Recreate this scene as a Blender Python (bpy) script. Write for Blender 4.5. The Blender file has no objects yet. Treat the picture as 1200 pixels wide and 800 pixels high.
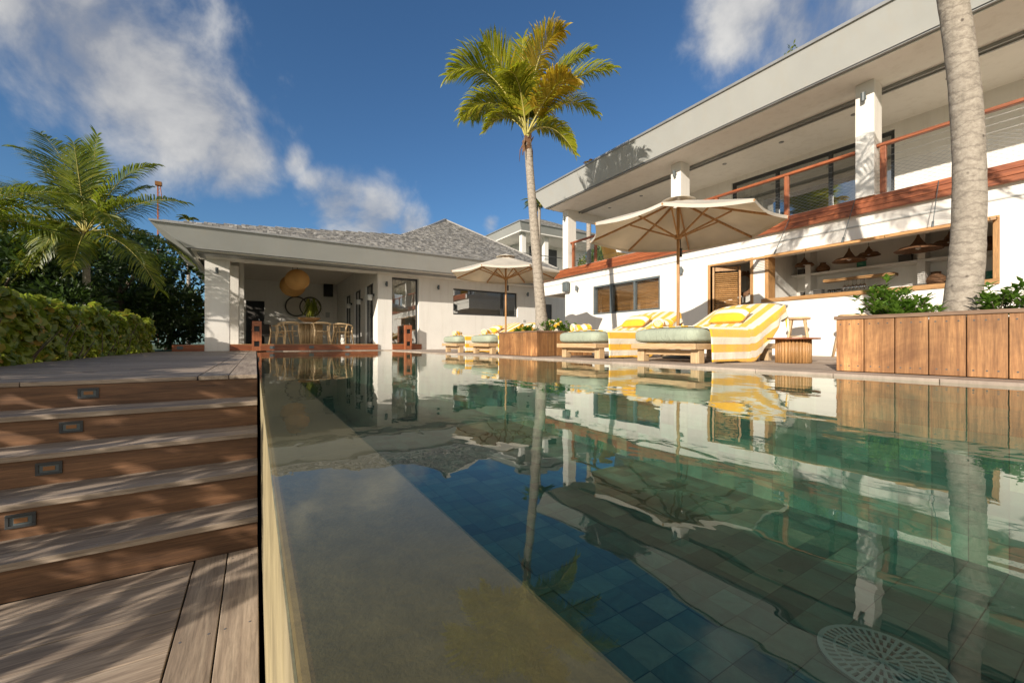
import bpy, math, random
from mathutils import Vector, Matrix
R = math.radians
random.seed(7)
C = bpy.context.scene.collection

# ------------------------------------------------------------------ camera
TH = math.atan(300/478.0); CT, ST = math.cos(TH), math.sin(TH)
F0 = 478.0; CAMZ = 0.24; HY = 402.0
cam = bpy.data.cameras.new('camera'); camo = bpy.data.objects.new('camera', cam); C.objects.link(camo)
cam.lens = 36*F0/1200; cam.sensor_width = 36; cam.clip_start = 0.02; cam.clip_end = 3000
cam.shift_y = 0.5/1200*4
camo.location = (0, 0, CAMZ); camo.rotation_euler = (R(90), 0, -TH)
bpy.context.scene.camera = camo

def onX(px, py, X):            # photo pixel -> point on the plane X = const
    r = (px-600)/F0; Y = X*(CT-r*ST)/(ST+r*CT); w = X*ST+Y*CT
    return Vector((X, Y, CAMZ+(HY-py)*w/F0))
def onY(px, py, Y):
    r = (px-600)/F0; X = Y*(ST+r*CT)/(CT-r*ST); w = X*ST+Y*CT
    return Vector((X, Y, CAMZ+(HY-py)*w/F0))
def pdir(px, py):
    r = (px-600)/F0; s = (HY-py)/F0
    return Vector((ST+r*CT, CT-r*ST, s)).normalized()

# ------------------------------------------------------------------ sun and sky
SUND = Vector((1, .44, -.40)).normalized()
sun = bpy.data.lights.new('sun', 'SUN'); suno = bpy.data.objects.new('sun', sun); C.objects.link(suno)
sun.energy = 4.9; sun.angle = R(.55); sun.color = (1, .905, .78)
suno.rotation_euler = SUND.to_track_quat('-Z', 'Y').to_euler(); suno.location = (-20, -7, 12)
sc = bpy.context.scene
sc.view_settings.view_transform = 'Standard'; sc.view_settings.look = 'None'
sc.view_settings.exposure = 0.32; sc.view_settings.gamma = 1
wd = bpy.data.worlds.new('World'); sc.world = wd; wd.use_nodes = True
nt = wd.node_tree; nt.nodes.clear()
def N(t, ty, **k):
    n = t.nodes.new(ty)
    for a, b in k.items():
        if a.startswith('i_'):
            n.inputs[a[2:].replace('_', ' ')].default_value = b
        else: setattr(n, a, b)
    return n
def math_(t, op, a, b=None, clamp=False):
    n = t.nodes.new('ShaderNodeMath'); n.operation = op; n.use_clamp = clamp
    for i, x in enumerate((a, b)):
        if x is None: continue
        if isinstance(x, (int, float)): n.inputs[i].default_value = x
        else: t.links.new(x, n.inputs[i])
    return n.outputs[0]
sky = N(nt, 'ShaderNodeTexSky', sky_type='NISHITA', sun_disc=False)
sky.sun_elevation = math.asin(-SUND.z); sky.sun_rotation = math.atan2(-SUND.x, -SUND.y) % (2*math.pi)
sky.air_density = 1.0; sky.dust_density = .6; sky.ozone_density = 2.0
tc = N(nt, 'ShaderNodeTexCoord'); gen = tc.outputs['Generated']
bl = []
for px, py, rad, wt in [(60, 10, .27, 1.05), (105, 45, .28, 1.15), (165, 95, .27, 1.15), (225, 140, .25, 1.15), (268, 178, .19, 1.1), (290, 205, .11, .8),
                        (120, 110, .2, .7), (60, 90, .16, .6), (345, 190, .08, .75), (370, 215, .09, .8), (400, 240, .16, 1.05), (440, 258, .17, 1.1), (480, 268, .12, 1.0),
                        (430, 290, .14, 1), (880, 10, .2, .95), (950, 15, .26, 1.0), (905, 50, .13, .65), (820, 70, .07, .3), (1010, -20, .2, .8), (575, 262, .05, .75), (410, 270, .14, .9)]:
    d = N(nt, 'ShaderNodeVectorMath', operation='DISTANCE'); nt.links.new(gen, d.inputs[0]); d.inputs[1].default_value = pdir(px, py)
    m = N(nt, 'ShaderNodeMapRange', interpolation_type='SMOOTHSTEP'); nt.links.new(d.outputs['Value'], m.inputs[0])
    m.inputs[1].default_value = 0; m.inputs[2].default_value = rad; m.inputs[3].default_value = wt; m.inputs[4].default_value = 0
    bl.append(m.outputs[0])
acc = bl[0]
for b in bl[1:]: acc = math_(nt, 'MAXIMUM', acc, b)
n1 = N(nt, 'ShaderNodeTexNoise', i_Scale=5.5, i_Detail=9.0, i_Roughness=.56, i_Distortion=.25); nt.links.new(gen, n1.inputs['Vector'])
n2 = N(nt, 'ShaderNodeTexNoise', i_Scale=3.1, i_Detail=5.0); nt.links.new(gen, n2.inputs['Vector'])
s = math_(nt, 'ADD', acc, math_(nt, 'MULTIPLY', math_(nt, 'SUBTRACT', n1.outputs['Fac'], .5), 2.2))
m = N(nt, 'ShaderNodeMapRange', interpolation_type='SMOOTHSTEP'); nt.links.new(s, m.inputs[0]); m.inputs[1].default_value = .38; m.inputs[2].default_value = 1.10
mask = math_(nt, 'MULTIPLY', m.outputs[0], .88)
cr = N(nt, 'ShaderNodeValToRGB'); nt.links.new(n1.outputs['Fac'], cr.inputs[0])
cr.color_ramp.elements[0].position = .38; cr.color_ramp.elements[0].color = (.33, .34, .37, 1)
cr.color_ramp.elements[1].position = .66; cr.color_ramp.elements[1].color = (.74, .72, .68, 1)
tint = N(nt, 'ShaderNodeMix', data_type='RGBA', blend_type='MULTIPLY'); tint.inputs[0].default_value = 1
nt.links.new(sky.outputs[0], tint.inputs[6]); tint.inputs[7].default_value = (.58, .86, 1.10, 1)
b1 = N(nt, 'ShaderNodeBackground', i_Strength=.088); nt.links.new(tint.outputs[2], b1.inputs[0])
b2 = N(nt, 'ShaderNodeBackground', i_Strength=.86); nt.links.new(cr.outputs[0], b2.inputs[0])
mx = N(nt, 'ShaderNodeMixShader'); nt.links.new(mask, mx.inputs[0]); nt.links.new(b1.outputs[0], mx.inputs[1]); nt.links.new(b2.outputs[0], mx.inputs[2])
# unseen bright cloud banks added behind the camera as fill light for the shade
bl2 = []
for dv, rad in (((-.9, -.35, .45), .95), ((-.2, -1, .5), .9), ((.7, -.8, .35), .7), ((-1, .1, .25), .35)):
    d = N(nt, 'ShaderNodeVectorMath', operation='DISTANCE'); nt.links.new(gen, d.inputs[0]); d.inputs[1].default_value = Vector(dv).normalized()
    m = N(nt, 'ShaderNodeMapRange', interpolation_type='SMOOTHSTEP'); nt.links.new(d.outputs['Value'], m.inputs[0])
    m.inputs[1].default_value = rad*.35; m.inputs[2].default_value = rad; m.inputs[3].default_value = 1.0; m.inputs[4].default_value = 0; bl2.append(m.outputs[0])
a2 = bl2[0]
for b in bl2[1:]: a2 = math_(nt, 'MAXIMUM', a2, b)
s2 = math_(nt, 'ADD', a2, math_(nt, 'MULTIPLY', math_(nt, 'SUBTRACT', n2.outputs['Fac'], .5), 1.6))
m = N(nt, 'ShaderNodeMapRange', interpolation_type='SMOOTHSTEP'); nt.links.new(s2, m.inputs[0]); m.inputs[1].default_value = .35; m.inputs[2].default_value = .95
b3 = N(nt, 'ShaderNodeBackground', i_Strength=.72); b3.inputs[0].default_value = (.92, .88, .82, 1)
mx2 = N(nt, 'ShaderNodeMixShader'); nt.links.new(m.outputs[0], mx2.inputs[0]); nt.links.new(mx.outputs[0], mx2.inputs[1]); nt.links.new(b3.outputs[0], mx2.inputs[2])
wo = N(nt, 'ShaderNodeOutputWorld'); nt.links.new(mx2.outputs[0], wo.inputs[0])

# ------------------------------------------------------------------ materials
def newmat(name):
    m = bpy.data.materials.new(name); m.use_nodes = True; t = m.node_tree
    return m, t, t.nodes['Principled BSDF'], t.nodes['Material Output']
def rgba(c): return (c[0], c[1], c[2], 1)
def mixc(t, f, a, b, bt='MIX'):
    n = t.nodes.new('ShaderNodeMix'); n.data_type = 'RGBA'; n.blend_type = bt
    for i, x in ((0, f), (6, a), (7, b)):
        if isinstance(x, (int, float)): n.inputs[i].default_value = x
        elif isinstance(x, tuple): n.inputs[i].default_value = rgba(x)
        else: t.links.new(x, n.inputs[i])
    return n.outputs[2]
def coords(t, scale=(1, 1, 1), rot=(0, 0, 0), src='Object'):
    c = t.nodes.new('ShaderNodeTexCoord'); mp = t.nodes.new('ShaderNodeMapping')
    mp.inputs['Scale'].default_value = scale; mp.inputs['Rotation'].default_value = rot
    t.links.new(c.outputs[src], mp.inputs[0]); return mp.outputs[0]
def noise(t, vec, sc=1, det=4, rough=.5, dist=0):
    n = N(t, 'ShaderNodeTexNoise', i_Scale=sc, i_Detail=det, i_Roughness=rough, i_Distortion=dist)
    t.links.new(vec, n.inputs['Vector']); return n.outputs['Fac']
def ramp(t, f, *st):
    r = t.nodes.new('ShaderNodeValToRGB'); e = r.color_ramp.elements
    while len(e) < len(st): e.new(.5)
    for i, (p, c) in enumerate(st): e[i].position = p; e[i].color = rgba(c) if isinstance(c, tuple) else (c, c, c, 1)
    t.links.new(f, r.inputs[0]); return r.outputs[0]
def bump(t, p, h, st=.2, dist=.01):
    b = N(t, 'ShaderNodeBump', i_Strength=st, i_Distance=dist); t.links.new(h, b.inputs['Height'])
    t.links.new(b.outputs[0], p.inputs['Normal']); return b
def island(t):
    g = t.nodes.new('ShaderNodeNewGeometry'); return g.outputs['Random Per Island']
def M_plain(name, col, rough=.6, metal=0, var=.12, sc=3, bst=.1, bsc=60, spec=.5):
    m, t, p, o = newmat(name); v = coords(t)
    f = noise(t, v, sc, 6, .6)
    k = tuple(c*(1-var) for c in col); k2 = tuple(min(1, c*(1+var)) for c in col)
    t.links.new(ramp(t, f, (.3, k), (.7, k2)), p.inputs['Base Color'])
    p.inputs['Roughness'].default_value = rough; p.inputs['Metallic'].default_value = metal
    p.inputs['Specular IOR Level'].default_value = spec
    if bst: bump(t, p, noise(t, v, bsc, 3), bst, .004)
    return m
def M_wood(name, c1, c2, axis=0, rough=.55, rv=.35, sc=1.0, weather=None, knots=True):
    m, t, p, o = newmat(name)
    s = [24*sc]*3; s[axis] = 1.3*sc
    isl = island(t)
    c = t.nodes.new('ShaderNodeTexCoord'); off = t.nodes.new('ShaderNodeVectorMath'); off.operation = 'MULTIPLY_ADD'
    cmb = t.nodes.new('ShaderNodeCombineXYZ')
    for i in range(3): t.links.new(isl, cmb.inputs[i])
    t.links.new(cmb.outputs[0], off.inputs[0]); off.inputs[1].default_value = (37, 53, 71); t.links.new(c.outputs['Object'], off.inputs[2])
    mp = t.nodes.new('ShaderNodeMapping'); mp.inputs['Scale'].default_value = s; t.links.new(off.outputs[0], mp.inputs[0]); v = mp.outputs[0]
    g = noise(t, v, 1.0, 7, .62, 1.1)
    fine = noise(t, v, 7, 4, .7, .4)
    base = ramp(t, g, (.28, c1), (.5, tuple((a+b)/2 for a, b in zip(c1, c2))), (.72, c2))
    base = mixc(t, .5, base, ramp(t, fine, (.32, .30), (.62, 1.3)), 'MULTIPLY')
    br = N(t, 'ShaderNodeMapRange'); t.links.new(isl, br.inputs[0]); br.inputs[3].default_value = 1-rv; br.inputs[4].default_value = 1+rv*.7
    mul = t.nodes.new('ShaderNodeVectorMath'); mul.operation = 'SCALE'; t.links.new(base, mul.inputs[0]); t.links.new(br.outputs[0], mul.inputs['Scale'])
    col = mul.outputs[0]
    v2 = coords(t, (1, 1, 1))
    if weather:
        w = noise(t, v2, 2.3, 6, .65, .5)
        col = mixc(t, ramp(t, w, (.42, 0.0), (.66, .75)), col, weather)
    if knots:
        k = N(t, 'ShaderNodeTexVoronoi', i_Scale=2.1); sk = [1.6]*3; sk[axis] = .8
        t.links.new(coords(t, tuple(sk)), k.inputs['Vector'])
        col = mixc(t, ramp(t, k.outputs['Distance'], (.03, .75), (.075, 0.0)), col, tuple(x*.25 for x in c1))
    t.links.new(col, p.inputs['Base Color']); p.inputs['Roughness'].default_value = rough
    bump(t, p, fine, .25, .003)
    return m
def M_leaf(name, c1, c2, c3=None, rough=.45, trans=.3, tcol=None):
    m, t, p, o = newmat(name); isl = island(t)
    v = coords(t); f = noise(t, v, 1.4, 3)
    st = [(.0, c1), (.6, c2)] + ([(.86, c2), (1, c3)] if c3 else [])
    col = ramp(t, isl, *st)
    col = mixc(t, .45, col, ramp(t, f, (.3, .5), (.7, 1.3)), 'MULTIPLY')
    t.links.new(col, p.inputs['Base Color']); p.inputs['Roughness'].default_value = rough
    tr = t.nodes.new('ShaderNodeBsdfTranslucent'); t.links.new(mixc(t, .5, col, tcol or (c2[0]*1.6, c2[1]*1.7, c2[2]*.6)), tr.inputs[0])
    mxs = t.nodes.new('ShaderNodeMixShader'); mxs.inputs[0].default_value = trans
    t.links.new(p.outputs[0], mxs.inputs[1]); t.links.new(tr.outputs[0], mxs.inputs[2]); t.links.new(mxs.outputs[0], o.inputs[0])
    return m
def M_glass(name, extra=.05, tintc=(.9, .93, .92), k=1.6):
    m, t, p, o = newmat(name); t.nodes.remove(p)
    fr = N(t, 'ShaderNodeFresnel', i_IOR=1.5); g = N(t, 'ShaderNodeBsdfGlossy', i_Roughness=.0); tr = t.nodes.new('ShaderNodeBsdfTransparent')
    tr.inputs[0].default_value = rgba(tintc)
    b = N(t, 'ShaderNodeBump', i_Strength=.06, i_Distance=.02); t.links.new(noise(t, coords(t), 1.5, 2), b.inputs['Height']); t.links.new(b.outputs[0], g.inputs['Normal'])
    f = math_(t, 'ADD', math_(t, 'MULTIPLY', fr.outputs[0], k), extra, True)
    x = t.nodes.new('ShaderNodeMixShader'); t.links.new(f, x.inputs[0]); t.links.new(tr.outputs[0], x.inputs[1]); t.links.new(g.outputs[0], x.inputs[2])
    t.links.new(x.outputs[0], o.inputs[0]); return m

m_white = M_plain('white_render', (.80, .77, .71), .75, var=.03, sc=1.5, bst=.15, bsc=90, spec=.2)
# streaked dirt on white render
def dirty(m, amt=.25):
    t = m.node_tree; p = t.nodes['Principled BSDF']; l = p.inputs['Base Color'].links[0]; src = l.from_socket
    w = noise(t, coords(t, (6, 6, .5)), 1, 6, .65)
    t.links.new(mixc(t, ramp(t, w, (.5, 0.0), (.8, amt)), src, (.45, .40, .32)), p.inputs['Base Color'])
dirty(m_white, .28)
m_fascia = M_plain('fascia_paint', (.44, .445, .42), .55, var=.05, sc=1.2, bst=.05, spec=.3); dirty(m_fascia, .35)
m_soffit = M_plain('soffit_paint', (.68, .62, .53), .7, var=.04, bst=.05)
m_trim = M_plain('roof_trim_metal', (.30, .30, .29), .45, .4, var=.12)
m_dark = M_plain('dark_frame', (.045, .048, .05), .4, var=.2, bst=0)
m_greyframe = M_plain('slate_frame', (.10, .12, .125), .4, var=.15, bst=0)
m_black = M_plain('black_plastic', (.02, .02, .02), .5, var=.2)
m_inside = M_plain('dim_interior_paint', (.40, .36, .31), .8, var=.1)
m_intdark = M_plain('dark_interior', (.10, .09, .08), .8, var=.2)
m_redwoodY = M_wood('red_hardwood_along', (.17, .040, .014), (.44, .135, .045), 1, .45, .25, knots=False)
m_redwoodX = M_wood('red_hardwood_across', (.20, .055, .018), (.36, .115, .045), 0, .45, .25, knots=False)
m_redwoodZ = M_wood('red_hardwood_upright', (.22, .06, .02), (.44, .15, .06), 2, .45, .2, knots=False)
m_iroko = M_wood('golden_hardwood', (.32, .155, .05), (.56, .32, .13), 1, .5, .25, knots=False)
m_irokoZ = M_wood('golden_hardwood_upright', (.32, .155, .05), (.56, .32, .13), 2, .5, .2, knots=False)
m_teakX = M_wood('teak_long', (.46, .29, .14), (.68, .47, .26), 0, .55, .2, knots=False)
m_teakY = M_wood('teak_cross', (.46, .29, .14), (.68, .47, .26), 1, .55, .2, knots=False)
m_teakZ = M_wood('teak_leg', (.50, .33, .17), (.70, .50, .29), 2, .55, .2, knots=False)
m_planter = M_wood('planter_board', (.20, .080, .028), (.60, .31, .12), 2, .55, .5, .7, (.13, .055, .022))
m_cap = M_wood('planter_cap', (.16, .09, .05), (.30, .19, .12), 1, .6, .2)
m_deckX = M_wood('weathered_deck_across', (.21, .155, .115), (.47, .375, .285), 0, .7, .28, .8)
m_deckY = M_wood('weathered_deck_along', (.23, .17, .125), (.50, .40, .30), 1, .7, .25, .6)
m_riser = M_wood('stair_riser_board', (.080, .039, .020), (.24, .12, .057), 0, .55, .3, .7)
m_pale = M_wood('pale_oak', (.55, .37, .19), (.74, .55, .32), 2, .5, .2, knots=False)
m_umbwood = M_wood('parasol_wood', (.34, .17, .06), (.55, .31, .13), 2, .5, .15, knots=False)
m_rattan = M_plain('woven_straw', (.17, .085, .04), .8, var=.4, sc=25, bst=.5)
m_lampshade = M_leaf('paper_shade', (.62, .36, .12), (.72, .44, .16), None, .7, .35)
m_canvas = M_leaf('parasol_canvas', (.74, .69, .60), (.78, .73, .64), None, .8, .32, (.78, .71, .60))
m_sage = M_plain('sage_fabric', (.37, .41, .31), .8, var=.1, sc=4, bst=0)
t_ = m_sage.node_tree; bump(t_, t_.nodes['Principled BSDF'], math_(t_, 'ADD', noise(t_, coords(t_, (3, 9, 3)), 1.6, 5, .6, 1.5), math_(t_, 'MULTIPLY', noise(t_, coords(t_), 260, 2), .12)), .7, .03)
m_cream = M_plain('cream_fabric', (.66, .60, .50), .85, var=.06)
m_yellow = M_plain('yellow_fabric', (.80, .46, .08), .85, var=.08)
m_ceram = M_plain('white_ceramic', (.75, .74, .70), .25, var=.03, bst=0)
m_green = M_plain('green_glassware', (.05, .24, .15), .2, var=.2, bst=0)
m_soil = M_plain('soil', (.06, .04, .03), .95, var=.4, sc=20, bst=.8, bsc=40)
m_bracket = M_plain('steel', (.35, .35, .34), .35, .8, var=.1, bst=0)
m_glass = M_glass('window_glass', .0, (.95, .95, .94), .6)
m_glassr = M_glass('window_glass_reflective', .22)
def M_trunk():
    m, t, p, o = newmat('palm_bark')
    w = N(t, 'ShaderNodeTexWave', wave_type='BANDS', bands_direction='Z', i_Scale=3.3, i_Distortion=5.5, i_Detail=4.0)
    w.inputs['Detail Scale'].default_value = 2.5
    t.links.new(coords(t), w.inputs['Vector'])
    f = noise(t, coords(t, (1.6, 1.6, 2.2)), 13, 9, .78)
    streak = noise(t, coords(t, (30, 30, 2)), 1, 4, .6)
    col = ramp(t, f, (.28, (.16, .135, .11)), (.5, (.36, .31, .25)), (.75, (.52, .46, .38)))
    col = mixc(t, ramp(t, w.outputs['Fac'], (.0, .45), (.12, 0.0)), col, (.15, .125, .10))
    col = mixc(t, ramp(t, streak, (.55, 0.0), (.8, .5)), col, (.22, .19, .15))
    k = N(t, 'ShaderNodeTexVoronoi', i_Scale=9.0); t.links.new(coords(t, (1, 1, .8)), k.inputs['Vector'])
    col = mixc(t, ramp(t, k.outputs['Distance'], (.06, .85), (.13, 0.0)), col, (.06, .045, .035))
    t.links.new(col, p.inputs['Base Color']); p.inputs['Roughness'].default_value = .9
    bump(t, p, math_(t, 'ADD', math_(t, 'MULTIPLY', w.outputs['Fac'], .22), f), .7, .02); return m
m_trunk = M_trunk()
m_bark = M_plain('bark', (.10, .075, .05), .9, var=.4, sc=12, bst=.6, bsc=30)
m_frond = M_leaf('coconut_leaf', (.17, .20, .02), (.38, .38, .03), (.58, .38, .03), .4, .5)
m_frondy = M_leaf('yellowing_leaf', (.32, .25, .025), (.60, .42, .04), None, .45, .4)
m_frondg = M_leaf('green_palm_leaf', (.045, .085, .016), (.18, .215, .026), (.42, .38, .045), .38, .42)
m_rachis = M_plain('leaf_stalk', (.42, .36, .09), .5, var=.15)
m_seagrape = M_leaf('sea_grape_leaf', (.09, .15, .025), (.28, .32, .05), (.52, .28, .07), .35, .42)
m_tree = M_leaf('tree_leaf', (.018, .042, .012), (.055, .095, .022), None, .4, .25)
m_tree2 = M_leaf('tree_leaf_lighter', (.045, .085, .016), (.13, .18, .03), (.30, .20, .04), .4, .3)
m_orange = M_leaf('orange_bush_leaf', (.20, .07, .02), (.36, .16, .04), None, .5, .3)
m_shrub = M_leaf('glossy_shrub_leaf', (.07, .16, .02), (.16, .28, .04), None, .25, .3)
m_grass = M_plain('grass', (.07, .10, .03), .9, var=.4, sc=2, bst=.6, bsc=50)
def M_pave():
    m, t, p, o = newmat('weathered_paving')
    isl = island(t); f = noise(t, coords(t), 3.5, 8, .65, .3); g = noise(t, coords(t, (1, 14, 1)), 2, 5, .6)
    col = ramp(t, isl, (0, (.32, .25, .195)), (1, (.46, .375, .30)))
    col = mixc(t, .6, col, ramp(t, f, (.25, .6), (.75, 1.3)), 'MULTIPLY'); col = mixc(t, .3, col, ramp(t, g, (.3, .6), (.7, 1.2)), 'MULTIPLY')
    t.links.new(col, p.inputs['Base Color']); p.inputs['Roughness'].default_value = .75; bump(t, p, f, .3, .006); return m
m_pave = M_pave()
def M_tile():
    m, t, p, o = newmat('green_stone_tile'); isl = island(t)
    col = ramp(t, isl, (0, (.014, .055, .042)), (.3, (.026, .098, .072)), (.6, (.050, .120, .076)), (.85, (.040, .140, .102)), (1, (.100, .165, .105)))
    f = noise(t, coords(t), 6, 8, .7, 1.0); col = mixc(t, .7, col, ramp(t, f, (.3, .45), (.7, 1.3)), 'MULTIPLY')
    t.links.new(col, p.inputs['Base Color']); p.inputs['Roughness'].default_value = .6; bump(t, p, f, .3, .01); return m
m_tile = M_tile()
m_grout = M_plain('pool_grout', (.022, .065, .052), .8)
def M_wetstone():
    m, t, p, o = newmat('wet_stone_coping')
    f = noise(t, coords(t), 1.6, 9, .65, .4); g = noise(t, coords(t, (1, 1, .25)), 30, 5, .7); h = noise(t, coords(t), 140, 3, .7)
    col = ramp(t, f, (.3, (.100, .066, .030)), (.7, (.195, .132, .062)))
    col = mixc(t, .4, col, ramp(t, g, (.3, .6), (.7, 1.25)), 'MULTIPLY')
    col = mixc(t, ramp(t, h, (.66, 0.0), (.74, .5)), col, (.08, .06, .04))
    k = N(t, 'ShaderNodeTexVoronoi', i_Scale=9.0); t.links.new(coords(t), k.inputs['Vector'])
    col = mixc(t, ramp(t, k.outputs['Distance'], (.035, .8), (.06, 0.0)), col, (.05, .035, .02))
    t.links.new(col, p.inputs['Base Color']); p.inputs['Roughness'].default_value = .35; bump(t, p, g, .35, .006); return m
m_wet = M_wetstone()
m_facing = M_plain('wall_facing_stone', (.36, .30, .17), .45, var=.35, sc=5, bst=.5, bsc=40)
dirty(m_facing, .5)
def M_water():
    m, t, p, o = newmat('pool_water'); t.nodes.remove(p)
    v = coords(t, (1, 1, 1), (0, 0, R(32)))
    a = noise(t, coords(t, (1.0, .55, 1), (0, 0, R(32))), 2.1, 2, .5, .6)
    b = noise(t, coords(t, (1, .6, 1), (0, 0, R(20))), 9, 2, .5, .5)
    c = noise(t, coords(t, (1, 1, 1)), .55, 1, .5, .2)
    h = math_(t, 'ADD', math_(t, 'MULTIPLY', a, .75), math_(t, 'ADD', math_(t, 'MULTIPLY', b, .15), math_(t, 'MULTIPLY', c, .45)))
    bp = N(t, 'ShaderNodeBump', i_Strength=.5, i_Distance=.0085); t.links.new(h, bp.inputs['Height'])
    fr = N(t, 'ShaderNodeFresnel', i_IOR=1.36); t.links.new(bp.outputs[0], fr.inputs['Normal'])
    geo = t.nodes.new('ShaderNodeNewGeometry')      # an open sheet: same air-to-water reflectance from both faces
    t.links.new(math_(t, 'SUBTRACT', 1.375, math_(t, 'MULTIPLY', geo.outputs['Backfacing'], 1.375-1/1.375)), fr.inputs['IOR'])
    g = N(t, 'ShaderNodeBsdfGlossy', i_Roughness=.0); t.links.new(bp.outputs[0], g.inputs['Normal'])
    g.inputs[0].default_value = (.96, .97, .95, 1)
    tr = t.nodes.new('ShaderNodeBsdfTransparent'); tr.inputs[0].default_value = (.80, .90, .84, 1)
    x = t.nodes.new('ShaderNodeMixShader'); t.links.new(fr.outputs[0], x.inputs[0]); t.links.new(tr.outputs[0], x.inputs[1]); t.links.new(g.outputs[0], x.inputs[2])
    t.links.new(x.outputs[0], o.inputs[0]); return m
m_water = M_water()
def M_shingle():
    m, t, p, o = newmat('cedar_shingle'); isl = island(t)
    col = ramp(t, isl, (0, (.17, .165, .155)), (.35, (.25, .24, .225)), (.75, (.34, .325, .30)), (1, (.46, .44, .40)))
    f = noise(t, coords(t), 14, 4, .6); col = mixc(t, .5, col, ramp(t, f, (.3, .6), (.7, 1.2)), 'MULTIPLY')
    t.links.new(col, p.inputs['Base Color']); p.inputs['Roughness'].default_value = .8; return m
m_shingle = M_shingle()
def M_stripe(name, period=.18, off=0.0, duty=.53):
    m, t, p, o = newmat(name); uv = t.nodes.new('ShaderNodeTexCoord'); s = t.nodes.new('ShaderNodeSeparateXYZ'); t.links.new(uv.outputs['UV'], s.inputs[0])
    wob = math_(t, 'MULTIPLY', math_(t, 'SUBTRACT', noise(t, coords(t), 60, 2), .5), .006)
    f = math_(t, 'FRACT', math_(t, 'DIVIDE', math_(t, 'ADD', math_(t, 'ADD', s.outputs[0], wob), off+10), period))
    k = ramp(t, f, (.0, .0), (.02, 1.0), (duty, 1.0), (duty+.02, .0))
    col = mixc(t, k, (.80, .74, .60), (.86, .47, .022))
    f2 = noise(t, coords(t), 7, 4); col = mixc(t, .3, col, ramp(t, f2, (.3, .7), (.7, 1.15)), 'MULTIPLY')
    t.links.new(col, p.inputs['Base Color']); p.inputs['Roughness'].default_value = .95; p.inputs['Sheen Weight'].default_value = .3
    bump(t, p, math_(t, 'ADD', noise(t, coords(t, (5, 4, 4)), 2.2, 5, .6, 1.8), math_(t, 'MULTIPLY', noise(t, coords(t), 260, 2), .15)), .55, .02); return m
m_towel = M_stripe('striped_terry')
m_pillow = M_stripe('striped_pillow_cloth', .30, .149, .66)
m_roll = M_stripe('striped_roll_cloth', .16, .02)
def M_emit(name, col, st):
    m, t, p, o = newmat(name); p.inputs['Emission Color'].default_value = rgba(col); p.inputs['Emission Strength'].default_value = st
    p.inputs['Base Color'].default_value = rgba(col); return m
m_amber = M_emit('amber_lens', (.22, .10, .035), .05)

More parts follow.
